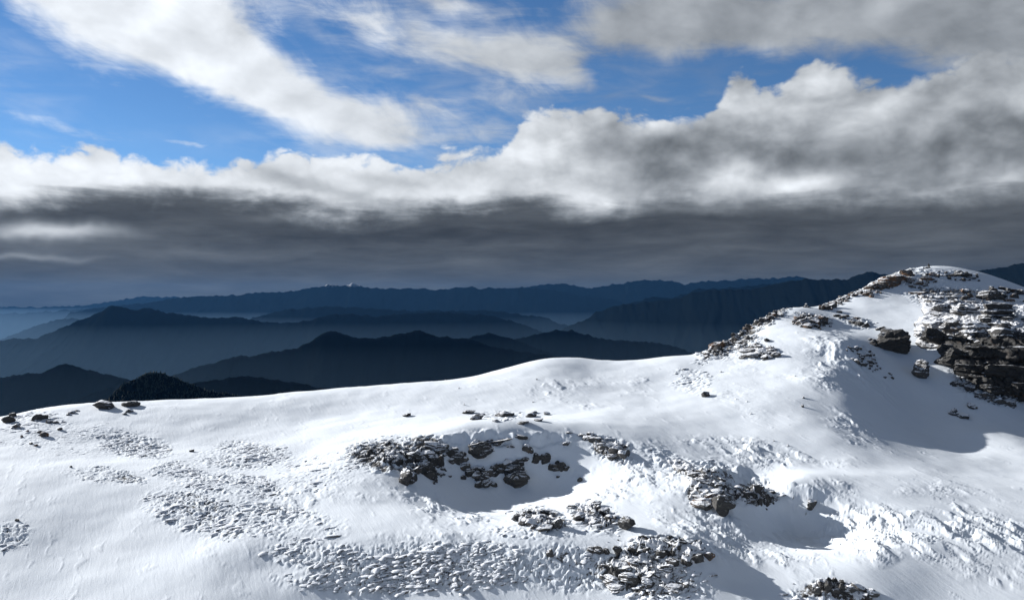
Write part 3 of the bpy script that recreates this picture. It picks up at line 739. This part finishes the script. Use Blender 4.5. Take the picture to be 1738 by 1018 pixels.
for a in ((796, 702, 24, 6), (809, 712, 24, 8), (855, 707, 38, 8), (843, 716, 15, 4), (886, 720, 24, 5), (902, 708, 20, 7), (914, 715, 18, 5), (929, 704, 12, 4), (908, 702, 12, 4), (875, 744, 10, 3), (820, 704, 8, 3)):
    put(g, *a, M_ROCK if a[2] > 13 else M_ROCK_SNOWY, d=a[2] * .8, layers=2, embed=.35)
put(None, 690, 707, 16, 5, M_ROCK, name='stone', label='small dark stone beside a scooped drift left of the row of flat stones', category='stone', sub=2)
g = empty('rock_outcrop', 1040, 776, 'snow-dusted mound of stones upper right of the central hollow', 'rock outcrop')
bedrock(g, [(1035, 764, 48, 17, 20), (1002, 746, 26, 9, 0)], 630, -.06, .32)
for a in ((1010, 750, 26, 9), (1000, 746, 18, 6), (1030, 766, 30, 12), (1048, 772, 30, 14), (1060, 776, 24, 11), (1025, 758, 24, 8), (1040, 779, 20, 8), (990, 742, 20, 4), (961, 756, 14, 7), (966, 737, 12, 4)):
    put(g, *a, M_ROCK_SNOWY, layers=4, embed=.35)
stones(g, (1040, 764, 40, 14, 18), 26, (4, 10), M_ROCK_SNOWY, 13)

# ---- two low mounds below the hollow
g = empty('rock_outcrop', 912, 900, 'low dark outcrop on the sunlit snow below the central shadow', 'rock outcrop')
bedrock(g, [(912, 886, 54, 18, 10)], 640, -.12, .36)
for a in ((880, 884, 28, 10), (898, 880, 26, 12), (915, 884, 26, 11), (905, 893, 30, 11), (928, 890, 24, 10), (945, 896, 24, 12), (925, 902, 30, 11), (925, 873, 22, 7), (888, 891, 18, 7)):
    put(g, *a, M_ROCK if a[0] % 2 == 0 else M_ROCK_SNOWY, layers=4, embed=.3)
stones(g, (912, 886, 42, 16, 12), 30, (4, 10), M_ROCK_SNOWY, 14)
g = empty('rock_outcrop', 1010, 885, 'snowy hummock of stones left of the single dark boulder', 'rock outcrop')
bedrock(g, [(1008, 873, 44, 22, 20)], 650, -.05, .34)
for a in ((1012, 858, 22, 8), (985, 884, 26, 12), (1000, 874, 22, 9), (1025, 874, 24, 10), (1035, 884, 20, 9), (1010, 890, 24, 9), (970, 863, 16, 6)): put(g, *a, M_ROCK_SNOWY, layers=4, embed=.35)
stones(g, (1010, 874, 34, 16, 20), 30, (4, 10), M_ROCK_SNOWY, 15)
put(None, 1064, 900, 30, 21, M_ROCK, sub=4, name='boulder', label='single knobbly dark boulder below the snowy hummock', category='boulder', embed=.12)
put(None, 933, 944, 14, 13, M_ROCK_SNOWY, name='boulder', label='small snow-topped rock on the tussock band', category='boulder')

# ---- outcrop at the bottom, right of the middle
g = empty('rock_outcrop', 1100, 945, 'broad stony outcrop on the lower edge, capped by upright blocks', 'rock outcrop')
bedrock(g, [(1088, 972, 90, 36, 14), (1130, 932, 90, 16, 4), (1175, 948, 34, 14, 10)], 660, .02, .26, .38)
for a in ((1049, 942, 20, 17), (1074, 945, 18, 14), (1087, 944, 11, 7), (1098, 940, 13, 8), (1124, 948, 20, 11), (1143, 961, 22, 13), (1184, 958, 24, 15), (1139, 916, 14, 6), (1015, 944, 22, 13), (1030, 941, 13, 9), (1003, 938, 16, 8), (1165, 950, 20, 8), (1155, 925, 24, 6), (1110, 926, 22, 5)):
    put(g, *a, M_ROCK, layers=3, embed=.2, square=.3)
for a in ((1060, 960, 44, 12), (1085, 968, 50, 13), (1058, 975, 40, 13), (1100, 985, 46, 14), (1072, 990, 44, 14), (1120, 992, 40, 14), (1098, 1001, 30, 16), (1040, 992, 36, 12), (1128, 972, 36, 11), (1045, 1006, 40, 12), (1140, 1005, 34, 11)):
    put(g, *a, M_ROCK_SNOWY, layers=6, embed=.5, sub=4, rough=.14)
stones(g, (1090, 975, 90, 34, 14), 44, (4, 12), M_ROCK_SNOWY, 16); stones(g, (1120, 928, 85, 14, 4), 26, (3, 9), M_ROCK_SNOWY, 17)
put(None, 1204, 951, 22, 13, M_ROCK_WARM, name='boulder', label='smooth oval boulder at the right tip of the lower outcrop', category='boulder', layers=0, rough=.05)

# ---- rib right of the middle
put(None, 1229, 874, 40, 33, M_ROCK, sub=4, cuts=16, layers=3, square=.3, name='boulder', label='big dark boulder at the end of the rib casting the long shadow', category='boulder', embed=.1, yaw=-10)
g = empty('rock_outcrop', 1200, 860, 'rusty snow-streaked rocks leaning on the big dark boulder', 'rock outcrop')
bedrock(g, [(1202, 832, 44, 42, 18), (1160, 795, 36, 14, 25)], 670, .02, .24)
for a in ((1195, 862, 38, 13), (1208, 852, 34, 12), (1190, 850, 30, 9), (1215, 842, 34, 10), (1195, 838, 30, 8), (1205, 828, 32, 8), (1190, 820, 28, 7), (1180, 808, 26, 6), (1222, 832, 24, 8), (1200, 812, 24, 6)): put(g, *a, M_ROCK_WARM if a[1] > 845 else M_ROCK_SNOWY, layers=5, embed=.35)
stones(g, (1200, 830, 40, 34, 15), 44, (4, 11), M_ROCK_SNOWY, 18)
g = empty('rock_outcrop', 1280, 845, 'dark rubble patch at the head of the long shadow', 'rock outcrop')
bedrock(g, [(1280, 843, 48, 20, 8)], 680, -.12, .32)
for a in ((1284, 838, 24, 13), (1262, 842, 20, 9), (1275, 852, 24, 9), (1295, 846, 20, 8), (1288, 856, 16, 7), (1255, 834, 16, 6), (1312, 838, 14, 5)): put(g, *a, M_ROCK_SNOWY if a[0] % 2 else M_ROCK, layers=4, embed=.3)
stones(g, (1278, 842, 42, 16, 8), 34, (3, 9), M_ROCK_SNOWY, 19)
put(None, 1380, 868, 22, 18, M_ROCK_SNOWY, name='boulder', label='lone snow-capped boulder in the middle of the long shadow', category='boulder', embed=.15)
put(None, 1301, 867, 5, 3, M_ROCK, name='stone', label='tiny stone in the smooth shadow right of the big dark boulder', category='stone', sub=2)

# ---- corner outcrop at the lower right
g = empty('rock_outcrop', 1405, 1008, 'small outcrop with an upright block cut by the lower edge', 'rock outcrop')
bedrock(g, [(1430, 1006, 75, 18, 8)], 690, -.10, .36)
for a in ((1407, 1006, 16, 20, M_ROCK), (1416, 991, 13, 11, M_ROCK), (1396, 1000, 13, 13, M_ROCK), (1386, 1012, 16, 14, M_ROCK_SNOWY), (1430, 1007, 10, 17, M_ROCK), (1420, 1012, 18, 12, M_ROCK), (1445, 1010, 30, 14, M_ROCK_SNOWY), (1462, 1008, 34, 14, M_ROCK_SNOWY), (1482, 1014, 30, 10, M_ROCK_SNOWY), (1368, 1015, 10, 5, M_ROCK), (1440, 998, 18, 7, M_ROCK_SNOWY)):
    put(g, *a[:4], a[4], square=.4, layers=3, embed=.15)
stones(g, (1440, 1004, 55, 12, 10), 36, (3, 9), M_ROCK_SNOWY, 20)

# ---- left crest
put(None, 171, 694, 36, 13, M_ROCK, name='boulder', sub=4, square=.4, rough=.06, pitch=0, yaw=12, label='slanting flat-sided slab boulder on the left snow crest', category='boulder', layers=3, tilt=6, embed=.1)
put(None, 218, 690, 34, 9, M_ROCK, name='boulder', label='low wedge-shaped slab right of the slanting boulder on the left crest', category='boulder', tilt=-8, layers=2)
g = empty('rock_outcrop', 62, 713, 'dark low rocks just below the left crest', 'rock outcrop')
put(g, 62, 714, 22, 11, M_ROCK); put(g, 75, 711, 12, 7, M_ROCK); put(g, 83, 718, 12, 4, M_ROCK); put(g, 93, 719, 10, 4, M_ROCK)
g = empty('rock_outcrop', 14, 716, 'cluster of dark rocks at the very left end of the crest', 'rock outcrop')
put(g, 12, 717, 22, 11, M_ROCK); put(g, 20, 708, 12, 7, M_ROCK); put(g, 24, 727, 16, 7, M_ROCK_SNOWY); put(g, -20, 722, 24, 10, M_ROCK)
g = empty('rock_outcrop', 72, 739, 'small rusty stones below the left crest', 'rock outcrop')
for a in ((72, 741, 14, 9), (66, 735, 9, 5), (36, 742, 6, 4), (47, 733, 6, 3), (100, 730, 9, 4), (52, 754, 8, 3), (61, 757, 7, 3)): put(g, *a, M_ROCK_WARM, sub=2)
g = empty('rock_outcrop', 122, 703, 'faint thin stones on the snow between the left crest boulders', 'rock outcrop')
for a in ((122, 702, 14, 5), (117, 705, 9, 3), (130, 698, 8, 3), (217, 700, 14, 5), (211, 704, 8, 3)): put(g, *a, M_ROCK_SNOWY, sub=2)
for px, py, w, h, lab in ((325, 767, 9, 5, 'single dark stone on the snow between two tussock patches at left'), (120, 793, 5, 3, 'tiny stone above the dark tussock bank at left'), (28, 884, 8, 4, 'tiny stone on the drift near the lower left edge'), (1200, 673, 17, 8, 'lone dark stone on the smooth slope below the shoulder'), (1302, 580, 12, 6, 'grey stone on the snow above the layered slabs of the shoulder')):
    put(None, px, py, w, h, M_ROCK, name='stone', label=lab, category='stone', sub=2, embed=.3)
def rim(label, pts_, n, size, mat, seed, jit=4):
    """stones strewn along a crest line"""
    g = empty('stony_crest', pts_[len(pts_) // 2][0], pts_[len(pts_) // 2][1], label, 'rock outcrop')
    rs = random.Random(seed); xs = [p[0] for p in pts_]; yv = [p[1] for p in pts_]
    for i in range(n):
        px = xs[0] + (xs[-1] - xs[0]) * (i + rs.random()) / n
        py = float(np.interp(px, xs, yv)) + rs.uniform(-1, jit) + abs(rs.gauss(0, jit * .6))
        w = rs.uniform(*size)
        put(g, px, py, w, w * rs.uniform(.4, .75), mat[i % len(mat)], sub=2 if w < 9 else 3, layers=3, embed=.3, seed=seed * 100 + i)
    return g

# ---- shoulder and summit crest
g = rim('dark stony edge climbing from the saddle to the shoulder', [(1196, 600), (1225, 589), (1250, 572), (1280, 552), (1320, 530)], 32, (6, 16), [M_ROCK_WARM, M_ROCK, M_ROCK_SNOWY], 31)
put(g, 1219, 592, 26, 12, M_ROCK_WARM, layers=3, square=.4); put(g, 1248, 578, 14, 13, M_ROCK_SNOWY, square=.4)
stones(g, (1235, 592, 40, 8, -22), 40, (4, 9), M_ROCK_SNOWY, 32)
g = rim('stony edge between the shoulder and the summit', [(1392, 524), (1420, 514), (1455, 499), (1490, 486)], 20, (5, 14), [M_ROCK_WARM, M_ROCK_SNOWY, M_ROCK], 33)
stones(g, (1430, 510, 40, 7, -26), 30, (3, 8), M_ROCK_WARM, 34)
g = empty('rock_outcrop', 1290, 605, 'layered slabs half buried in the shoulder snow', 'rock outcrop')
bedrock(g, [(1290, 598, 42, 13, 4)], 710, -.12, .36)
for a in ((1272, 598, 34, 7), (1290, 592, 30, 6), (1298, 599, 36, 8), (1280, 606, 30, 7), (1318, 606, 18, 10), (1305, 608, 26, 7), (1287, 586, 14, 5), (1265, 607, 20, 5), (1312, 598, 16, 6)): put(g, *a, M_ROCK_SNOWY, layers=5, embed=.35)
stones(g, (1290, 600, 38, 9, 6), 26, (3, 8), M_ROCK_SNOWY, 35)
g = empty('rock_outcrop', 1380, 557, 'rusty broken outcrop in the snow of the shoulder', 'rock outcrop')
bedrock(g, [(1380, 546, 40, 14, 0)], 700, -.2, .4)
for a in ((1362, 552, 22, 10), (1372, 557, 20, 9), (1385, 553, 24, 11), (1398, 548, 22, 12), (1355, 545, 16, 7), (1390, 541, 20, 7), (1375, 545, 18, 7), (1350, 549, 12, 6)): put(g, *a, M_ROCK_WARM, layers=4, embed=.3)
stones(g, (1378, 546, 34, 11, 0), 30, (3, 9), M_ROCK_WARM, 36)
g = empty('rock_outcrop', 1427, 540, 'thin line of stones right of the rusty outcrop', 'rock outcrop')
for a in ((1421, 538, 14, 5), (1430, 540, 14, 5), (1437, 538, 10, 4), (1425, 531, 10, 4)): put(g, *a, M_ROCK)
g = empty('rock_outcrop', 1465, 556, 'dark stones half way between the rusty outcrop and the cliff', 'rock outcrop')
for a in ((1450, 548, 16, 6), (1460, 553, 18, 7), (1471, 556, 18, 9), (1456, 542, 14, 4)): put(g, *a, M_ROCK)
g = empty('rock_outcrop', 1475, 612, 'scatter of snow-dusted stones above the shaded bowl', 'rock outcrop')
stones(g, (1462, 606, 30, 14, 28), 34, (4, 11), M_ROCK_SNOWY, 37); stones(g, (1495, 632, 26, 8, 25), 14, (3, 7), M_ROCK_SNOWY, 38)
g = empty('rock_outcrop', 1510, 490, 'rust-brown crag on the left shoulder of the summit', 'rock outcrop')
for a in ((1512, 486, 40, 18), (1500, 490, 26, 12), (1526, 478, 30, 14), (1480, 491, 24, 9), (1540, 470, 26, 10), (1492, 486, 18, 9)): put(g, *a, M_ROCK_WARM, sub=4, layers=5, embed=.2)
stones(g, (1500, 488, 40, 9, -22), 34, (4, 10), M_ROCK_WARM, 39)
g = empty('rock_outcrop', 1575, 480, 'bands of stones across the snowy summit dome', 'rock outcrop')
for a in ((1562, 484, 20, 8), (1575, 476, 26, 7), (1584, 468, 20, 5), (1545, 478, 18, 7), (1638, 470, 30, 6), (1628, 464, 20, 5), (1650, 474, 18, 4), (1610, 470, 14, 4)): put(g, *a, M_ROCK_WARM if a[0] < 1590 else M_ROCK, layers=4, embed=.35)
stones(g, (1570, 476, 34, 12, -20), 26, (3, 9), M_ROCK_SNOWY, 40); stones(g, (1635, 470, 34, 9, 8), 26, (3, 8), M_ROCK, 41)

# summit cairn
cx_, cy_, cz_ = on_ground(1575, 455)
g = bpy.data.objects.new('cairn', None); g.location = (cx_, cy_, cz_); C.objects.link(g)
g['label'] = 'little dark stone cairn on the very top of the summit'; g['category'] = 'cairn'
for i, (ox, oz, w, h) in enumerate(((-.22, .04, .5, .3), (.2, .05, .45, .3), (0, .28, .5, .24), (.04, .46, .34, .2), (.0, .60, .22, .16), (-.7, .02, .35, .2))):
    me = rock_mesh(700 + i, w, w * .8, h, M_ROCK, 2, 10, 2, .08, .4); o = link('stone', me, g); o.location = (ox, 0, oz); o.rotation_euler = (0, .1 * (-1) ** i, i)
g = empty('cairn', 1369, 522, 'small snow-covered stone pile on the shoulder crest', 'cairn')
for i, (ox, oz, w, h) in enumerate(((-.25, .05, .5, .4), (.2, .05, .45, .3), (-.1, .4, .36, .4), (.45, 0, .4, .2))):
    me = rock_mesh(720 + i, w, w * .8, h, M_ROCK_SNOWY, 2, 10, 2, .08, .4); o = link('stone', me, g); o.location = (ox, 0, oz)

# ---- boulders left of the cliff
put(None, 1524, 602, 54, 43, M_ROCK_DARK, sub=4, cuts=14, layers=9, rough=.17, name='boulder', label='big layered boulder with a tapering foot left of the cliff', category='boulder', embed=.08, tilt=-10, d=46)
g = empty('rock_outcrop', 1492, 588, 'low rocks trailing left from the big layered boulder', 'rock outcrop')
for a in ((1490, 589, 24, 12), (1503, 582, 26, 16), (1478, 578, 10, 4), (1496, 560, 20, 5), (1510, 566, 24, 9), (1500, 572, 22, 8)): put(g, *a, M_ROCK, layers=4)
put(None, 1569, 644, 27, 34, M_ROCK_SNOWY, sub=4, layers=5, name='boulder', label='upright snow-plastered boulder standing in the shaded bowl', category='boulder', embed=.05, tilt=12)
put(None, 1652, 694, 18, 11, M_ROCK_SNOWY, name='boulder', label='small snow-capped rock in the bowl below the cliff strip', category='boulder')
put(None, 1623, 706, 18, 12, M_ROCK_SNOWY, name='boulder', label='left of two snow-capped rocks at the floor of the shaded bowl', category='boulder')
put(None, 1637, 711, 22, 9, M_ROCK_SNOWY, name='boulder', label='flat right one of two snow-capped rocks at the floor of the shaded bowl', category='boulder')

# ---- the cliff below the summit
g = empty('cliff', 1670, 640, 'dark layered cliff with snowy ledges below the right side of the summit', 'cliff')
# stacked beds: (px, foot py, width, height, material, forward m)
BEDS = [
    (1586, 584, 44, 26, M_ROCK_DARK, .3), (1570, 570, 34, 16, M_ROCK_SNOWY, .2), (1592, 562, 40, 18, M_ROCK_SNOWY, .1), (1622, 572, 46, 28, M_ROCK_SNOWY, .1), (1664, 574, 60, 26, M_ROCK_SNOWY, .0), (1710, 580, 64, 28, M_ROCK_SNOWY, .0),
    (1622, 618, 60, 26, M_ROCK_DARK, .4), (1662, 612, 70, 24, M_ROCK_DARK, .6), (1715, 616, 80, 26, M_ROCK_DARK, .7), (1650, 640, 62, 22, M_ROCK_DARK, .6), (1700, 646, 80, 26, M_ROCK_DARK, .8), (1745, 656, 80, 28, M_ROCK_DARK, 1.0),
    (1690, 664, 60, 16, M_ROCK_DARK, .6), (1730, 668, 60, 20, M_ROCK_DARK, .8), (1696, 542, 70, 26, M_ROCK, .2), (1640, 536, 50, 16, M_ROCK_SNOWY, .1), (1606, 530, 44, 14, M_ROCK_SNOWY, .0),
]
for i, (px, py, w, h, m, fw) in enumerate(BEDS):
    put(g, px, py, w, h, m, d=max(40, w * .8), sub=4, cuts=7, layers=8, rough=.13, square=.7, fwd=fw, embed=.2, pitch=0, tilt=random.Random(i).uniform(0, 7), yaw=random.Random(i + 50).uniform(-12, 12), name='rock_bed')
def cliff_face():
    """one continuous craggy face: beds of rock standing forward or back, some of them overhanging"""
    c0 = int(np.searchsorted(pxs, 1535)); r0 = int(np.searchsorted(ys, 82)); r1 = int(np.searchsorted(ys, 122))
    sl = (slice(r0, r1), slice(c0, None))
    X, Y, Z = XX[sl].copy(), YY[sl].copy(), ZZ[sl].copy(); px, py = PXg[sl], SURF_PY[sl]
    nw = fbm2(X * .45, Y * .45, 3, 500) * 14
    lower = sst(px + nw, np.interp(py, [575, 593, 619, 639, 652, 665, 690], [1585, 1590, 1606, 1640, 1650, 1700, 1760]) - 4, np.interp(py, [575, 593, 619, 639, 652, 665, 690], [1585, 1590, 1606, 1640, 1650, 1700, 1760]) + 10) * sst(py, 566, 580) * (1 - sst(py + nw * .3, 672, 684))
    upper = sst(px + nw, 1552, 1568) * sst(py + nw * .5, 532, 546) * (1 - sst(py, 580, 596))
    top = sst(px + nw, 1556, 1575) * sst(py + nw * .7, 490 + (px - 1560) * .1, 500 + (px - 1560) * .1) * (1 - sst(py, 545, 560)) * .6
    m = np.maximum(np.maximum(lower, upper), top)
    h = Z + .10 * X + .9 * fbm2(X * .25, Y * .25, 3, 510)
    def beds(q, amp, sd):
        t = h / q; k = np.floor(t); f = t - k
        r = np.random.RandomState(sd).uniform(-1, 1, 512)
        kk = (k.astype(int) + 100) % 256
        along = pn2(X * .55 + kk * 7.3, kk * 3.1 + Y * .1, sd) * 1.2
        return amp * (r[kk] * .6 + along) - amp * .9 * np.exp(-(np.minimum(f, 1 - f) / .10) ** 2)
    out = beds(1.7, .62, 61) + beds(.55, .16, 62) + .22 * fbm2(X * 1.6, Y * 1.6 + Z * 1.6, 4, 520) + .5
    joint = np.abs(pn2(X * .5 + Z * .15, Z * .12 + 2, 530)); out -= .5 * np.exp(-(joint / .05) ** 2)
    m2 = m * (.35 + .65 * lower)
    Y2 = Y - m2 * (out * 1.15 + lower * 1.1); X2 = X - m2 * out * .25
    Z2 = Z + m * (.30 + .35 * fbm2(X * .8, Y * .8, 4, 540)) - (1 - sst(m, 0, .25)) * .5
    me = grid_mesh('rock_face', X2, Y2, Z2, [M_CLIFF], {'dust': -.16 - .5 * lower}, keep=m > .02, smooth_=False)
    o = link('rock_face', me, g); o.location = -Vector(g.location)
M_CLIFF = rock_mat('cliff_schist', -.20, .0, .62, dust=True)
cliff_face()
rs_ = random.Random(77)
def slabs(n, x0, x1, y0, y1, w, h, mats, fw, ok=lambda x, y: True):
    k = 0
    while k < n:
        px, py = rs_.uniform(x0, x1), rs_.uniform(y0, y1)
        if not ok(px, py): continue
        ww = rs_.uniform(*w)
        put(g, px, py, ww, rs_.uniform(*h), rs_.choice(mats), d=ww * .7, sub=3, cuts=9, layers=4, rough=.14, square=.5, fwd=fw, embed=.3, pitch=0, tilt=rs_.uniform(-6, 12), name='slab'); k += 1
left_edge = lambda y: np.interp(y, [583, 593, 619, 639, 652, 665, 690], [1588, 1592, 1608, 1640, 1652, 1700, 1760])
slabs(34, 1600, 1750, 590, 664, (14, 40), (4, 9), [M_ROCK_DARK, M_ROCK_DARK, M_ROCK], 1.5, lambda x, y: x > left_edge(y) + 8)
slabs(40, 1606, 1745, 545, 592, (12, 34), (4, 9), [M_ROCK_SNOWY, M_ROCK_SNOWY, M_ROCK], .5)
slabs(44, 1560, 1735, 494, 534, (10, 32), (4, 8), [M_ROCK_SNOWY, M_ROCK_WARM, M_ROCK], .1, lambda x, y: abs(y - (498 + (x - 1560) * .12)) < 20 + (x - 1560) * .06)
stones(g, (1600, 512, 46, 14, 22), 50, (3, 9), M_ROCK_SNOWY, 42); stones(g, (1680, 540, 60, 40, 0), 60, (4, 11), M_ROCK_SNOWY, 43)
h_ = empty('rock_outcrop', 1685, 508, 'grey crag with a pointed stone on top above the cliff', 'rock outcrop')
put(h_, 1684, 510, 42, 18, M_ROCK, sub=4, layers=4, tilt=-12); put(h_, 1686, 494, 10, 9, M_ROCK_SNOWY, square=.2); put(h_, 1664, 504, 18, 7, M_ROCK_SNOWY); put(h_, 1704, 506, 20, 9, M_ROCK)
h_ = empty('rock_outcrop', 1715, 496, 'dark stones on the right skyline of the summit', 'rock outcrop')
put(h_, 1708, 494, 24, 7, M_ROCK); put(h_, 1732, 500, 22, 9, M_ROCK); put(h_, 1722, 503, 14, 5, M_ROCK); put(h_, 1760, 512, 24, 9, M_ROCK)
h_ = empty('rock_outcrop', 1680, 680, 'ragged strip of snow-dusted rocks at the foot of the cliff', 'rock outcrop')
for a in ((1622, 655, 22, 6), (1640, 658, 26, 8), (1655, 664, 28, 10), (1668, 672, 30, 12), (1684, 680, 32, 12), (1700, 686, 32, 12), (1716, 688, 28, 10), (1690, 670, 28, 10), (1710, 676, 28, 10)): put(h_, *a, M_ROCK if a[0] % 4 else M_ROCK_SNOWY, layers=4)
stones(h_, (1680, 674, 50, 10, 20), 40, (4, 10), M_ROCK_SNOWY, 44)

# ------------------------------------------------------------------ frozen tussocks of grass poking through the wind-scoured snow
def build_tussocks():
    m, b = new_mat('frozen_grass')
    pos, gm = obj_pos()
    sp = S.tree.nodes.new('ShaderNodeSeparateXYZ'); S.tree.links.new(gm.outputs['Normal'], sp.inputs[0])
    n = noise(pos, 7.0, 4, .6)
    grass = mixc(noise(pos, 2.5, 4, .6), (.07, .063, .056), (.20, .178, .155))
    # rime on the windward side; sunlit upper left and shaded lower right painted in
    f = smooth(S(sp.outputs[0]) * -.55 + S(sp.outputs[1]) * .35 + S(sp.outputs[2]) * .62 + (n - .5) * 1.6, -.12, .22)
    setc(b, 'Base Color', mixc(f, grass, (.80, .82, .85))); setc(b, 'Roughness', .9); b.inputs['Specular IOR Level'].default_value = .05
    rs = np.random.RandomState(9)
    patch = np.clip(.5 + 2.0 * fbm2(XX * .20 + 5, YY * .20, 3, 140) + .5 * fbm2(XX * .9, YY * .9, 2, 141), 0, 1.6)
    w = (np.clip(TUFT, 0, 1.1) ** 2.0 * patch * (.6 + 1.1 * sst(PYg, 905, 930)) + np.clip(STONY, 0, 1) * .35 * patch)
    w = w * (YY > 42) * (YY < 125) * np.maximum(YY, 1) * ((PXg > -60) & (PXg < 1800) & (PYg < 1040))
    w = (w / w.sum()).ravel()
    N = 12000
    k = rs.choice(w.size, N, p=w)
    x = XX.ravel()[k] + rs.uniform(-.08, .08, N); y = YY.ravel()[k] + rs.uniform(-.07, .07, N); z = ZZ.ravel()[k]
    r = .04 + .20 * rs.rand(N) ** 2.8; h = r * rs.uniform(.20, .46, N); th = rs.uniform(0, 6.28, N)
    q = np.arange(6) * (2 * math.pi / 6)
    ring0 = np.stack([np.cos(q), np.sin(q), np.full(6, -.5)], -1); ring1 = np.stack([.72 * np.cos(q + .5), .72 * np.sin(q + .5), np.full(6, .32)], -1)
    T = np.concatenate([ring0, ring1, [[0, 0, .62]]])
    V = np.broadcast_to(T, (N, 13, 3)).copy(); V += rs.normal(size=V.shape) * .14
    V[:, :, 0] *= r[:, None] * rs.uniform(1.2, 2.8, N)[:, None]; V[:, :, 1] *= r[:, None]; V[:, :, 2] *= h[:, None]
    lean = rs.uniform(.1, .6, N)
    V[:, :, 0] += V[:, :, 2] * lean[:, None]
    yaw = rs.normal(.6, .5, N); c, s = np.cos(yaw)[:, None], np.sin(yaw)[:, None]
    vx = V[:, :, 0] * c - V[:, :, 1] * s; vy = V[:, :, 0] * s + V[:, :, 1] * c
    V = np.stack([vx + x[:, None], vy + y[:, None], V[:, :, 2] + z[:, None]], -1)
    Fq = []
    for i in range(6):
        j = (i + 1) % 6; Fq += [(i, j, 6 + i), (j, 6 + j, 6 + i), (6 + i, 6 + j, 12)]
    Fq = np.array(Fq); F3 = (Fq[None] + (np.arange(N) * 13)[:, None, None]).reshape(-1, 3)
    me = bpy.data.meshes.new('tussock_grass')
    me.vertices.add(N * 13); me.vertices.foreach_set('co', V.astype(np.float32).ravel())
    me.loops.add(F3.size); me.loops.foreach_set('vertex_index', F3.ravel().astype(np.int32))
    me.polygons.add(len(F3)); me.polygons.foreach_set('loop_start', np.arange(0, F3.size, 3, dtype=np.int32)); me.polygons.foreach_set('loop_total', np.full(len(F3), 3, dtype=np.int32))
    me.polygons.foreach_set('use_smooth', np.ones(len(F3), dtype=bool))
    me.update(calc_edges=True); me.materials.append(m)
    link('tussock_grass', me, kind='stuff', label='rimed grass tussocks speckling the wind-scoured snow', category='grass')
build_tussocks()
print('objects', len(bpy.data.objects), 'tris', sum(len(o.data.polygons) for o in bpy.data.objects if o.type == 'MESH'))
